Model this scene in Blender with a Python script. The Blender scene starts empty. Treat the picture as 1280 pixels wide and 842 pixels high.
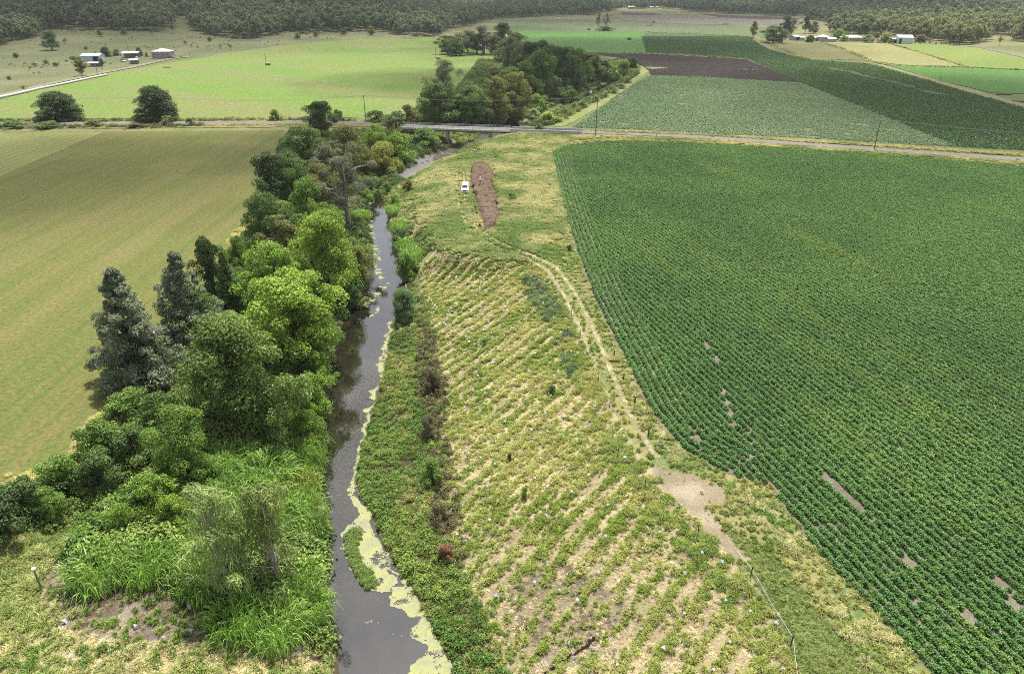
import bpy, bmesh, math, random
import numpy as np
from mathutils import Vector, Matrix, Euler

random.seed(7)
RNG = np.random.default_rng(7)
PI = math.pi
SC = bpy.context.scene
COL = SC.collection

# ------------------------------------------------------------------ camera
H = 45.0
FIELD_K, LEAF_K, SMALL_K = 0.74, 1.95, 1.5      # overall albedo of fields, tree leaves and small plants
PITCH = math.radians(26.6)
FPX = 870.0
CP, SP = math.cos(PITCH), math.sin(PITCH)
cam_d = bpy.data.cameras.new("camera")
cam = bpy.data.objects.new("camera", cam_d)
COL.objects.link(cam)
cam.location = (0, 0, H)
cam.rotation_euler = (PI / 2 - PITCH, 0, 0)
cam_d.sensor_width = 36.0
cam_d.lens = FPX / 1280.0 * 36.0
cam_d.clip_start = 0.5
cam_d.clip_end = 30000
SC.camera = cam


def G(px, py, z=0.0):
    """world point at height z seen at photo pixel (px, py)"""
    k = (421 - py) / FPX
    d = np.array([(px - 640) / FPX, CP + k * SP, -SP + k * CP])
    t = (z - H) / d[2]
    return d[0] * t, d[1] * t


def proj(x, y, z):
    x = np.asarray(x, float); y = np.asarray(y, float); z = np.asarray(z, float)
    w = z - H
    dep = np.maximum(y * CP - w * SP, 0.1)
    up = y * SP + w * CP
    return 640 + FPX * x / dep, 421 - FPX * up / dep


# ------------------------------------------------------------------ noise
def _hash(ix, iy, seed):
    n = (ix.astype(np.int64) * 374761393 + iy.astype(np.int64) * 668265263 + seed * 974711) & 0x7fffffff
    n = ((n ^ (n >> 13)) * 1274126177) & 0x7fffffff
    n = n ^ (n >> 16)
    return (n & 0xffff) / 65535.0


def vnoise(x, y, s, seed=0):
    x = np.asarray(x, float) / s; y = np.asarray(y, float) / s
    ix = np.floor(x); iy = np.floor(y)
    fx = x - ix; fy = y - iy
    fx = fx * fx * (3 - 2 * fx); fy = fy * fy * (3 - 2 * fy)
    a = _hash(ix, iy, seed); b = _hash(ix + 1, iy, seed)
    c = _hash(ix, iy + 1, seed); d = _hash(ix + 1, iy + 1, seed)
    return (a * (1 - fx) + b * fx) * (1 - fy) + (c * (1 - fx) + d * fx) * fy


def fbm(x, y, s, seed=0, o=4):
    t = 0; a = 0.5; n = 0
    for i in range(o):
        t = t + a * vnoise(x, y, s, seed + i * 17); n += a
        a *= 0.5; s = s / 2.03
    return t / n


def sst(a, b, x):
    t = np.clip((np.asarray(x, float) - a) / (b - a), 0, 1)
    return t * t * (3 - 2 * t)


def inpoly(px, py, poly):
    px = np.asarray(px, float); py = np.asarray(py, float)
    r = np.zeros(np.broadcast(px, py).shape, bool)
    n = len(poly)
    for i in range(n):
        x1, y1 = poly[i]; x2, y2 = poly[(i + 1) % n]
        if y1 == y2:
            continue
        c = ((y1 > py) != (y2 > py)) & (px < (x2 - x1) * (py - y1) / (y2 - y1) + x1)
        r ^= c
    return r


def poly_dist(px, py, line):
    """distance to a polyline"""
    px = np.asarray(px, float); py = np.asarray(py, float)
    d = np.full(np.broadcast(px, py).shape, 1e9)
    for (x1, y1), (x2, y2) in zip(line[:-1], line[1:]):
        vx, vy = x2 - x1, y2 - y1
        t = np.clip(((px - x1) * vx + (py - y1) * vy) / max(vx * vx + vy * vy, 1e-9), 0, 1)
        d = np.minimum(d, np.hypot(px - x1 - t * vx, py - y1 - t * vy))
    return d


# ------------------------------------------------------------------ terrain height
WATER = -6.0
LT = [(-40, 630), (0, 612), (80, 590), (150, 500), (200, 430), (255, 360), (310, 285), (335, 215), (358, 165)]
LW = [(424, 842), (415, 810), (403, 780), (398, 750), (396, 700), (396, 650), (395, 600), (398, 560), (407, 520),
      (412, 480), (412, 450), (420, 420), (430, 395), (447, 372), (462, 345), (468, 325), (461, 295), (457, 265), (462, 248), (469, 236)]
RW = [(572, 842), (558, 807), (535, 772), (506, 721), (486, 698), (469, 657), (446, 617), (440, 598), (446, 570),
      (462, 520), (478, 470), (486, 425), (496, 398), (512, 375), (509, 352), (499, 320), (491, 290), (485, 262), (479, 244), (475, 236)]
TOE = [(650, 860), (615, 790), (580, 715), (560, 650), (556, 600), (555, 560), (550, 480), (546, 425), (530, 390), (518, 345), (512, 320)]
CREST = [(1010, 860), (985, 800), (935, 720), (880, 665), (820, 603), (785, 555), (762, 510), (745, 465), (720, 410), (690, 362),
         (655, 336), (560, 318), (535, 295), (524, 262), (535, 235), (560, 212), (595, 196)]


def line_xy(pts, z):
    a = np.array([G(p[0], p[1], z) for p in pts])
    return a[np.argsort(a[:, 1])]


lt = line_xy(LT, 0.0)
lt = np.vstack([[(-57, 20), (-55, 40)], lt, [(-84, 262), (-70, 290), (-60, 330), (-30, 420), (20, 520), (60, 600)]])
far_c = np.array([(-40.5, 200), (-33, 222), (-20, 246), (-10, 262), (2, 296), (18, 324), (52, 419), (82, 500), (108, 590)])
lw = line_xy(LW, WATER)
lw = lw[lw[:, 1] < 196]
rw = line_xy(RW, WATER)
rw = rw[rw[:, 1] < 196]
hw = np.array([1.0, 2.5, 3.0, 3.5, 4, 4, 4, 4, 3])
lw = np.vstack([[(lw[0, 0], 15)], lw, np.c_[far_c[:, 0] - hw, far_c[:, 1]]])
rw = np.vstack([[(rw[0, 0] + 1, 15)], rw, np.c_[far_c[:, 0] + hw, far_c[:, 1]]])
toe = line_xy(TOE, -4.9)
toe = np.vstack([[(toe[0, 0] + 1, 15)], toe, np.c_[far_c[:, 0] + hw + 3, far_c[:, 1]]])
crest = line_xy(CREST, -0.5)
crest = np.vstack([[(crest[0, 0] + 1, 15)], crest, [(-5, 247), (6, 258), (17, 296), (33, 324), (66, 419), (96, 500), (120, 590)]])
toe = toe[np.argsort(toe[:, 1])]


def at_y(a, y):
    return np.interp(y, a[:, 1], a[:, 0])


def raw_h(x, y):
    xl, x1, x2, xt, xc = (at_y(a, y) for a in (lt, lw, rw, toe, crest))
    xt = np.maximum(xt, x2 + 1.0); xc = np.maximum(xc, xt + 2.5)
    xl = np.minimum(xl, x1 - 9)
    bed = np.where((y > 200) & (y < 285), -5.75, -6.9)
    fade = 1 - sst(432, 485, y)
    z = np.zeros_like(x)

    def seg(z, a, b, za, zb):
        m = (x >= a) & (x < b)
        t = np.clip((x - a) / np.maximum(b - a, 1e-6), 0, 1)
        return np.where(m, za + (zb - za) * t, z)
    c = 0.5 * (x1 + x2)
    m1 = xl + (x1 - xl) * 0.55; m2 = xl + (x1 - xl) * 0.86
    z = seg(z, xl, m1, 0, -1.6); z = seg(z, m1, m2, -1.6, -4.2); z = seg(z, m2, x1, -4.2, WATER)
    z = seg(z, x1, c, WATER, bed); z = seg(z, c, x2, bed, WATER)
    z = seg(z, x2, xt, WATER, -4.9); z = seg(z, xt, xc, -4.9, -0.5); z = seg(z, xc, xc + 5, -0.5, 0)
    return z * fade


GX0, GY0, GS = -110.0, 15.0, 0.5
gx = np.arange(GX0, 130.0, GS); gy = np.arange(GY0, 645.0, GS)
MX, MY = np.meshgrid(gx, gy)
HM = raw_h(MX, MY)
for _ in range(3):
    HM[:, 1:-1] = (HM[:, :-2] + 2 * HM[:, 1:-1] + HM[:, 2:]) / 4
    HM[1:-1] = (HM[:-2] + 2 * HM[1:-1] + HM[2:]) / 4
_dip = sst(0.02, 0.6, -HM) * sst(0, 0.5, np.abs(HM - WATER))
HM = HM + _dip * ((fbm(MX, MY, 4.0, 3) - 0.5) * 0.7 + (fbm(MX, MY, 1.1, 9, 2) - 0.5) * 0.25)
del MX, MY


def hills(x, y):
    r = np.hypot(x, y); az = np.degrees(np.arctan2(x, np.maximum(y, 1)))
    wl = sst(-3, -16, az) ; wr = sst(17, 29, az); wc = np.clip(1 - wl - wr, 0, 1)
    n = fbm(x, y, 420, 21, 3)
    hl = 55 * sst(590, 1500, r) * (0.5 + n) + 75 * sst(1300, 2700, r)
    hr = 105 * sst(980, 2300, r) * (0.55 + 0.9 * n) + 80 * sst(2200, 4200, r)
    hc = 70 * sst(2100, 4200, r) * (0.6 + 0.8 * n)
    return hl * wl + hr * wr + hc * wc


def Z(x, y):
    x = np.asarray(x, float); y = np.asarray(y, float)
    fx = np.clip((x - GX0) / GS, 0, len(gx) - 1.001); fy = np.clip((y - GY0) / GS, 0, len(gy) - 1.001)
    ix = fx.astype(int); iy = fy.astype(int); fx = fx - ix; fy = fy - iy
    h = (HM[iy, ix] * (1 - fx) + HM[iy, ix + 1] * fx) * (1 - fy) + (HM[iy + 1, ix] * (1 - fx) + HM[iy + 1, ix + 1] * fx) * fy
    inside = (x > GX0) & (x < gx[-1]) & (y > GY0) & (y < gy[-1])
    return np.where(inside, h, 0) + hills(x, y)


def P(px, py):
    """ground point under a photo pixel"""
    k = (421 - py) / FPX
    d = np.array([(px - 640) / FPX, CP + k * SP, -SP + k * CP])
    ts = np.geomspace(25, 6000, 1500)
    zz = H + d[2] * ts - Z(d[0] * ts, d[1] * ts)
    i = int(np.argmax(zz < 0))
    if i == 0:
        i = len(ts) - 1
    a, b = ts[i - 1], ts[i]
    for _ in range(24):
        m = 0.5 * (a + b)
        if H + d[2] * m - float(Z(d[0] * m, d[1] * m)) < 0:
            b = m
        else:
            a = m
    return Vector((d[0] * b, d[1] * b, float(Z(d[0] * b, d[1] * b))))


def top_z(b, v):
    k = (421 - v) / FPX
    return H + b[1] * (k * CP - SP) / (CP + k * SP)


def ppm(b):
    """photo pixels per metre at a point"""
    return FPX / (b[1] * CP - (b[2] - H) * SP)


# ------------------------------------------------------------------ material helpers
def new_mat(name):
    m = bpy.data.materials.new(name); m.use_nodes = True
    nt = m.node_tree; nt.nodes.clear()
    out = nt.nodes.new("ShaderNodeOutputMaterial")
    return m, nt, out


def N(nt, t, **kw):
    n = nt.nodes.new(t)
    for k, v in kw.items():
        if k in n.inputs.keys():
            n.inputs[k].default_value = v
        else:
            setattr(n, k, v)
    return n


def noise_node(nt, pos, scale, detail=4, rough=0.6, dim="3D"):
    n = N(nt, "ShaderNodeTexNoise", noise_dimensions=dim)
    n.inputs["Scale"].default_value = scale; n.inputs["Detail"].default_value = detail; n.inputs["Roughness"].default_value = rough
    nt.links.new(pos, n.inputs["Vector"])
    return n.outputs["Fac"]


def ramp(nt, fac, lo, hi):
    m = N(nt, "ShaderNodeMapRange"); m.inputs["From Min"].default_value = lo; m.inputs["From Max"].default_value = hi
    nt.links.new(fac, m.inputs["Value"]); return m.outputs["Result"]


def mixc(nt, fac, a, b, blend="MIX"):
    m = N(nt, "ShaderNodeMix", data_type="RGBA", blend_type=blend)
    for s, v in ((m.inputs[0], fac), (m.inputs[6], a), (m.inputs[7], b)):
        if isinstance(v, (int, float)): s.default_value = v
        elif isinstance(v, tuple): s.default_value = (*v, 1) if len(v) == 3 else v
        else: nt.links.new(v, s)
    return m.outputs[2]


def math_n(nt, op, a, b=None):
    m = N(nt, "ShaderNodeMath", operation=op)
    for s, v in zip(m.inputs, (a, b)):
        if v is None: continue
        if isinstance(v, (int, float)): s.default_value = v
        else: nt.links.new(v, s)
    return m.outputs[0]


def pbsdf(nt, out, col, rough=0.8, spec=0.2, metal=0.0, bump=None, bstr=0.5, bdist=0.1):
    b = N(nt, "ShaderNodeBsdfPrincipled")
    if isinstance(col, tuple): b.inputs["Base Color"].default_value = (*col, 1)
    else: nt.links.new(col, b.inputs["Base Color"])
    if isinstance(rough, (int, float)): b.inputs["Roughness"].default_value = rough
    else: nt.links.new(rough, b.inputs["Roughness"])
    b.inputs["Specular IOR Level"].default_value = spec
    b.inputs["Metallic"].default_value = metal
    if bump is not None:
        bn = N(nt, "ShaderNodeBump"); bn.inputs["Strength"].default_value = bstr; bn.inputs["Distance"].default_value = bdist
        nt.links.new(bump, bn.inputs["Height"]); nt.links.new(bn.outputs[0], b.inputs["Normal"])
    if out is not None: nt.links.new(b.outputs[0], out.inputs[0])
    return b


def wpos(nt):
    return N(nt, "ShaderNodeNewGeometry").outputs["Position"]


def rot_pos(nt, ang, sx=1.0, sy=1.0):
    """world position turned so that its x runs across rows lying along direction ang, then scaled"""
    mp = N(nt, "ShaderNodeMapping"); mp.inputs["Rotation"].default_value = (0, 0, ang)
    nt.links.new(wpos(nt), mp.inputs["Vector"])
    m2 = N(nt, "ShaderNodeMapping"); m2.inputs["Scale"].default_value = (sx, sy, 1)
    nt.links.new(mp.outputs[0], m2.inputs["Vector"])
    return m2.outputs[0]


def simple_mat(name, col, rough=0.7, spec=0.3, metal=0.0, var=0.25, scale=3.0, bump=0.0, col2=None):
    """worn surface: base colour broken up by two scales of noise"""
    m, nt, out = new_mat(name)
    tc = N(nt, "ShaderNodeTexCoord").outputs["Object"]
    f = noise_node(nt, tc, scale, 5, 0.65)
    c2 = col2 or tuple(c * (1 - var) for c in col)
    c = mixc(nt, ramp(nt, f, 0.35, 0.65), col, c2)
    f2 = noise_node(nt, tc, scale * 9, 3)
    c = mixc(nt, ramp(nt, f2, 0.3, 0.7), c, mixc(nt, 0.5, c, tuple(x * 0.8 for x in col)))
    pbsdf(nt, out, c, rough, spec, metal, f2 if bump else None, bump, 0.05)
    return m


def leaf_mat(name, src="object", trans=0.3, gloss=0.35, col=None):
    """leaf: colour from the object (or from the scatter point), varied leaf by leaf and sprig by sprig"""
    m, nt, out = new_mat(name)
    v = N(nt, "ShaderNodeAttribute", attribute_name="v").outputs["Fac"]
    if src == "object":
        base = N(nt, "ShaderNodeObjectInfo").outputs["Color"]
    elif src == "point":
        base = N(nt, "ShaderNodeAttribute", attribute_name="icol", attribute_type="INSTANCER").outputs["Color"]
    else:
        base = col
    dark = mixc(nt, 1.0, base, (0.62, 0.70, 0.60), "MULTIPLY")
    lite = mixc(nt, 1.0, base, (1.5, 1.42, 1.35), "MULTIPLY")
    c = mixc(nt, v, dark, lite)
    b = pbsdf(nt, None, c, 0.5, gloss)
    tr = N(nt, "ShaderNodeBsdfTranslucent")
    tcol = mixc(nt, 1.0, c, (1.2, 1.28, 0.75), "MULTIPLY")
    nt.links.new(tcol, tr.inputs["Color"])
    mx = N(nt, "ShaderNodeMixShader"); mx.inputs[0].default_value = trans
    nt.links.new(b.outputs[0], mx.inputs[1]); nt.links.new(tr.outputs[0], mx.inputs[2])
    nt.links.new(mx.outputs[0], out.inputs[0])
    return m


def field_mat(name, c1, c2, c3=None, scale=0.05, fine=2.0, ang=0.0, period=0.0, amt=0.0, streak=0.0, spots=None, bump=0.3, band=None):
    """grass or crop ground: patches, long streaks along the working direction, fine tufts"""
    m, nt, out = new_mat(name)
    pos = wpos(nt)
    c1, c2, c3, spots = (None if q is None else tuple(v * FIELD_K for v in q) for q in (c1, c2, c3, spots))
    f = noise_node(nt, pos, scale, 6, 0.6)
    c = mixc(nt, ramp(nt, f, 0.36, 0.64), c1, c2)
    if streak:
        s = noise_node(nt, rot_pos(nt, ang, streak, streak * 0.03), 1.0, 4, 0.7)
        c = mixc(nt, ramp(nt, s, 0.42, 0.68), c, c3 or c2)
    if band:                               # broad mower bands, some paler, some greener
        for k, q in ((1, band[1]), (2.3, band[2])):
            s = noise_node(nt, rot_pos(nt, ang, band[0] * k, band[0] * k * 0.02), 1.0, 3, 0.5)
            c = mixc(nt, math_n(nt, "MULTIPLY", ramp(nt, s, 0.5, 0.68), 0.7), c, tuple(v * FIELD_K for v in q))
    if period:
        w = N(nt, "ShaderNodeTexWave", wave_type="BANDS", bands_direction="X")
        w.inputs["Scale"].default_value = 0.314 / period   # bands repeat every `period` metres
        w.inputs["Distortion"].default_value = 1.2; w.inputs["Detail"].default_value = 3; w.inputs["Detail Scale"].default_value = 1.5
        nt.links.new(rot_pos(nt, ang), w.inputs["Vector"])
        c = mixc(nt, math_n(nt, "MULTIPLY", w.outputs["Fac"], amt), c, c3 or c2)
    if spots:
        f4 = noise_node(nt, pos, 0.35, 5, 0.75)
        c = mixc(nt, ramp(nt, f4, 0.6, 0.72), c, spots)
    f2 = noise_node(nt, pos, fine, 4, 0.8)
    k = mixc(nt, ramp(nt, f2, 0.25, 0.75), (0.5, 0.54, 0.5), (1.5, 1.46, 1.42))
    c = mixc(nt, 1.0, c, k, "MULTIPLY")
    pbsdf(nt, out, c, 0.9, 0.1, 0, f2, bump, 0.25)
    return m


# ------------------------------------------------------------------ object helpers
def tag(o, label=None, cat=None, group=None, kind=None):
    if label: o["label"] = label
    if cat: o["category"] = cat
    if group: o["group"] = group
    if kind: o["kind"] = kind
    return o


def link(o, parent=None):
    COL.objects.link(o)
    if parent is not None: o.parent = parent
    return o


def empty(name, loc, rz=0.0, scale=None):
    o = bpy.data.objects.new(name, None); o.empty_display_size = 0.5
    o.location = loc; o.rotation_euler = (0, 0, rz)
    if scale: o.scale = scale
    return link(o)


def obj(name, mesh, parent=None, mat=None):
    if mat is not None and len(mesh.materials) == 0: mesh.materials.append(mat)
    return link(bpy.data.objects.new(name, mesh), parent)


def mesh_np(name, V, F, mats=(), v=None, smooth=False, midx=None):
    V = np.asarray(V, np.float32); F = np.asarray(F, np.int32)
    me = bpy.data.meshes.new(name)
    n, k = F.shape
    me.vertices.add(len(V)); me.vertices.foreach_set("co", V.ravel())
    me.loops.add(n * k); me.loops.foreach_set("vertex_index", F.ravel())
    me.polygons.add(n); me.polygons.foreach_set("loop_start", np.arange(0, n * k, k, dtype=np.int32))
    me.polygons.foreach_set("loop_total", np.full(n, k, np.int32))
    me.polygons.foreach_set("use_smooth", np.full(n, smooth, bool))
    for m in mats: me.materials.append(m)
    if midx is not None: me.polygons.foreach_set("material_index", np.asarray(midx, np.int32))
    if v is not None:
        a = me.attributes.new("v", "FLOAT", "POINT"); a.data.foreach_set("value", np.asarray(v, np.float32))
    me.update(calc_edges=True); me.validate()
    return me


class MB:
    """collects boxes, tubes and prisms into one mesh"""
    def __init__(self): self.bm = bmesh.new()

    def box(self, cx, cy, cz, sx, sy, sz, rz=0.0, bevel=0.0, taper=1.0):
        r = bmesh.ops.create_cube(self.bm, size=1.0)
        vs = r["verts"]
        for v in vs:
            k = taper if v.co.z > 0 else 1.0
            v.co = Vector((v.co.x * sx * k, v.co.y * sy * k, v.co.z * sz))
        if bevel:
            es = list({e for v in vs for e in v.link_edges})
            rr = bmesh.ops.bevel(self.bm, geom=es, offset=bevel, segments=2, affect="EDGES", profile=0.6)
            vs = list({v for f in rr["faces"] for v in f.verts} | {v for v in vs if v.is_valid})
        M = Matrix.Translation((cx, cy, cz)) @ Matrix.Rotation(rz, 4, "Z")
        for v in vs: v.co = M @ v.co
        return self

    def tube(self, pts, rad, seg=8, cap=True):
        pts = [Vector(p) for p in pts]
        rings = []
        for i, p in enumerate(pts):
            d = (pts[min(i + 1, len(pts) - 1)] - pts[max(i - 1, 0)]).normalized()
            a = d.cross(Vector((0, 0, 1)))
            if a.length < 1e-3: a = Vector((1, 0, 0))
            a.normalize(); b = d.cross(a)
            r = rad[i] if isinstance(rad, (list, tuple)) else rad
            rings.append([self.bm.verts.new(p + (a * math.cos(t) + b * math.sin(t)) * r) for t in [2 * PI * j / seg for j in range(seg)]])
        for r0, r1 in zip(rings[:-1], rings[1:]):
            for j in range(seg):
                self.bm.faces.new((r0[j], r0[(j + 1) % seg], r1[(j + 1) % seg], r1[j]))
        if cap:
            self.bm.faces.new(list(reversed(rings[0]))); self.bm.faces.new(rings[-1])
        return self

    def prism(self, prof, y0, y1):
        """profile in x-z swept along y"""
        a = [self.bm.verts.new((x, y0, z)) for x, z in prof]; b = [self.bm.verts.new((x, y1, z)) for x, z in prof]
        n = len(prof)
        for i in range(n): self.bm.faces.new((a[i], a[(i + 1) % n], b[(i + 1) % n], b[i]))
        self.bm.faces.new(list(reversed(a))); self.bm.faces.new(b)
        return self

    def face(self, pts):
        self.bm.faces.new([self.bm.verts.new(p) for p in pts]); return self

    def mesh(self, name, mat=None, smooth=False):
        bmesh.ops.recalc_face_normals(self.bm, faces=self.bm.faces)
        me = bpy.data.meshes.new(name); self.bm.to_mesh(me); self.bm.free()
        if mat: me.materials.append(mat)
        if smooth:
            me.polygons.foreach_set("use_smooth", [True] * len(me.polygons))
        return me

    def build(self, name, mat, parent=None, smooth=False):
        return obj(name, self.mesh(name, mat, smooth), parent)


def ribbon(name, pts, half, off, mat, step=2.0, jag=0.0, parent=None):
    """ground strip of half-width `half` along world XY points, laid on the terrain"""
    pts = [Vector((p[0], p[1])) for p in pts]
    L = [0]
    for a, b in zip(pts[:-1], pts[1:]): L.append(L[-1] + (b - a).length)
    s = np.arange(0, L[-1], step)
    xs = np.interp(s, L, [p.x for p in pts]); ys = np.interp(s, L, [p.y for p in pts])
    for _ in range(4):
        xs[1:-1] = (xs[:-2] + 2 * xs[1:-1] + xs[2:]) / 4; ys[1:-1] = (ys[:-2] + 2 * ys[1:-1] + ys[2:]) / 4
    tx = np.gradient(xs); ty = np.gradient(ys); n = np.hypot(tx, ty); nx, ny = -ty / n, tx / n
    V = []; W = 5
    for j in range(W):
        t = (j / (W - 1) * 2 - 1) * half
        jj = (RNG.random(len(s)) - 0.5) * jag if j in (0, W - 1) else 0
        x = xs + nx * (t + jj); y = ys + ny * (t + jj)
        V.append(np.c_[x, y, Z(x, y) + off])
    V = np.stack(V, 1); m = len(s)
    idx = np.arange(m * W).reshape(m, W)
    F = np.stack([idx[:-1, :-1], idx[1:, :-1], idx[1:, 1:], idx[:-1, 1:]], -1).reshape(-1, 4)[:, ::-1]
    return V.reshape(-1, 3), F


def sheet(name, poly_px, off, mat, cell=25.0, jag=0.4, world=False):
    """field: a polygon drawn on the photo, put on the ground and draped over the terrain"""
    w = [Vector((*p, 0)) if world else P(*p) for p in poly_px]
    pts = []
    for a, b in zip(w, w[1:] + w[:1]):
        n = max(1, int((b - a).length / 6))
        for i in range(n):
            p = a.lerp(b, i / n)
            pts.append((p.x + (random.random() - 0.5) * jag * 2, p.y + (random.random() - 0.5) * jag * 2))
    from mathutils.geometry import delaunay_2d_cdt
    n = len(pts)
    X0, Y0 = min(p[0] for p in pts), min(p[1] for p in pts); X1, Y1 = max(p[0] for p in pts), max(p[1] for p in pts)
    qx, qy = np.meshgrid(np.arange(X0, X1, cell), np.arange(Y0, Y1, cell)); qx = qx.ravel() + 0.37; qy = qy.ravel() + 0.41
    kq = inpoly(qx, qy, pts) & (poly_dist(qx, qy, pts + pts[:1]) > 2)
    allp = [Vector(p) for p in pts] + [Vector(p) for p in zip(qx[kq], qy[kq])]
    vo, _, fo, _, _, _ = delaunay_2d_cdt(allp, [(i, (i + 1) % n) for i in range(n)], [], 0, 1e-4)
    vo = np.array([(v.x, v.y) for v in vo]); fo = np.array([f for f in fo if len(f) == 3])
    cc = vo[fo].mean(1)
    fo = fo[inpoly(cc[:, 0], cc[:, 1], pts)]
    A, B, C = vo[fo[:, 0]], vo[fo[:, 1]], vo[fo[:, 2]]
    flip = (B[:, 0] - A[:, 0]) * (C[:, 1] - A[:, 1]) - (B[:, 1] - A[:, 1]) * (C[:, 0] - A[:, 0]) < 0
    fo[flip] = fo[flip][:, ::-1]
    return obj(name, mesh_np(name, np.c_[vo, Z(vo[:, 0], vo[:, 1]) + off], fo), None, mat), pts


# ------------------------------------------------------------------ leaves and plants
def leaves(cen, nrm, length, width, droop=0.0, along=None):
    """diamond leaves at cen facing nrm; returns V (n*4,3), F"""
    n = len(cen)
    nrm = nrm / np.maximum(np.linalg.norm(nrm, axis=1, keepdims=True), 1e-6)
    t = RNG.normal(size=(n, 3)) if along is None else along
    t = t - nrm * (t * nrm).sum(1, keepdims=True)
    t = t / np.maximum(np.linalg.norm(t, axis=1, keepdims=True), 1e-6)
    s = np.cross(nrm, t)
    L = length[:, None]; W = width[:, None]
    a = cen - t * L * 0.5; b = cen + s * W * 0.5 + t * L * 0.05 + nrm * W * 0.15
    c = cen + t * L * 0.5 - nrm * L * droop; d = cen - s * W * 0.5 + t * L * 0.05 + nrm * W * 0.15
    V = np.stack([a, b, c, d], 1).reshape(-1, 3)
    return V, np.arange(n * 4).reshape(n, 4)


def rdir(n):
    d = RNG.normal(size=(n, 3)); return d / np.linalg.norm(d, axis=1, keepdims=True)


def crown(name, blobs, per, leaf, mat, aspect=0.6, outward=0.7, up=0.25, flat=0.8, rise=None):
    """blobs: (x,y,z,r). Leaves spread through each sprig, thicker towards its outside."""
    Vs, vv = [], []
    for (bx, by, bz, br) in blobs:
        n = max(6, int(per * (0.7 + 0.6 * random.random())))
        d = rdir(n)
        # few leaves hang under a sprig
        k = (d[:, 2] < -0.2) & (RNG.random(n) < 0.55); d[k, 2] *= -1
        rr = br * (0.45 + 0.6 * RNG.random(n) ** 0.6)
        c = np.array([bx, by, bz]) + d * rr[:, None] * np.array([1, 1, flat])
        nr = d * outward + rdir(n) * 0.55 + np.array([0, 0, up])
        L = leaf * (0.6 + 0.8 * RNG.random(n))
        V, _ = leaves(c, nr, L, L * aspect * (0.8 + 0.4 * RNG.random(n)), 0.15, None if rise is None else d * 0.6 + rdir(n) * 0.35 + np.array([0, 0, rise]))
        Vs.append(V)
        bv = random.random()
        vv.append(np.repeat(np.clip(0.55 * bv + 0.45 * RNG.random(n), 0, 1), 4))
    V = np.vstack(Vs)
    return mesh_np(name, V, np.arange(len(V)).reshape(-1, 4), [mat], np.concatenate(vv))


def ell_blobs(n, R, z0, z1, rb, power=0.45, lump=0.35, shape=None, seed=0, tpow=1.0):
    """sprig centres filling an uneven crown between z0 and z1 with radius R"""
    out = []; r = random.Random(seed)
    ph = [r.random() * 6.28 for _ in range(6)]
    while len(out) < n:
        a = r.random() * 2 * PI; t = r.random() ** tpow; q = r.random() ** power
        prof = shape(t) if shape else math.sqrt(max(0, 1 - (2 * t - 0.85) ** 2 / 1.4))
        lob = 1 + lump * (0.5 * math.sin(2 * a + ph[0] + 3 * t) + 0.5 * math.sin(3 * a + ph[1] - 5 * t) + 0.35 * math.sin(5 * a + ph[2] + 7 * t))
        rad = R * prof * lob * q
        out.append((rad * math.cos(a), rad * math.sin(a), z0 + (z1 - z0) * t, rb * (0.65 + 0.7 * r.random()) * ((1.15 - 0.7 * t) if tpow > 1 else 1)))
    return out


def trunk(name, h, r, blobs, n_limb, mat, lean=0.06, fork=0.35, seed=0, n_stem=1):
    """tapered trunk with limbs reaching into the crown"""
    rr = random.Random(seed); m = MB()
    for s in range(n_stem):
        lx, ly = rr.uniform(-lean, lean) * h, rr.uniform(-lean, lean) * h
        sx = (s - (n_stem - 1) / 2) * r * 2.2
        pts = [(sx, 0, -0.5), (sx + lx * .1, ly * .1, h * .12), (sx + lx * .4, ly * .5, h * .4), (sx + lx * .9, ly * .8, h * .7), (sx + lx, ly, h * .93)]
        m.tube(pts, [r * 1.35, r, r * .75, r * .42, r * .1], 8)
        for b in rr.sample(blobs, min(n_limb, len(blobs))):
            t = min(max(b[2] / h - rr.uniform(0.1, 0.28), fork * .6), 0.8)
            q = Vector((sx + lx * t, ly * t, h * t)); e = Vector(b[:3])
            mid = q.lerp(e, 0.5) + Vector((rr.uniform(-.3, .3), rr.uniform(-.3, .3), (e - q).length * 0.08))
            m.tube([q, mid, e], [r * .4 * (1.1 - t), r * .24, r * .06], 5, False)
    return m.mesh(name, mat, True)


M_LEAF = leaf_mat("leaf")
M_NEEDLE = leaf_mat("needle_foliage", trans=0.2, gloss=0.2)
M_BLADE = leaf_mat("grass_blade", trans=0.35, gloss=0.3)
M_PT = leaf_mat("small_plant_leaf", "point", 0.3, 0.42)
M_PTB = leaf_mat("short_grass_blade", "point", 0.35, 0.2)
M_BARK = simple_mat("bark", (0.13, 0.10, 0.075), 0.9, 0.1, var=0.5, scale=4, bump=0.4)
M_PALEBARK = simple_mat("pale_bark", (0.42, 0.38, 0.33), 0.85, 0.1, var=0.4, scale=2, bump=0.3)

PROTO = {}


def proto(kind, blobs, per, leaf, w, h, tr_r, mat=M_LEAF, fine=0.72, bark=M_BARK, limbs=10, lean=0.06, n_stem=1, seed=0, **kw):
    c = crown(kind + "_crown", blobs, per / fine ** 1.7, leaf * fine, mat, **kw)
    t = trunk(kind + "_trunk", h, tr_r, blobs, limbs, bark, lean, seed=seed, n_stem=n_stem)
    PROTO[kind] = (c, t, w, h)


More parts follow.
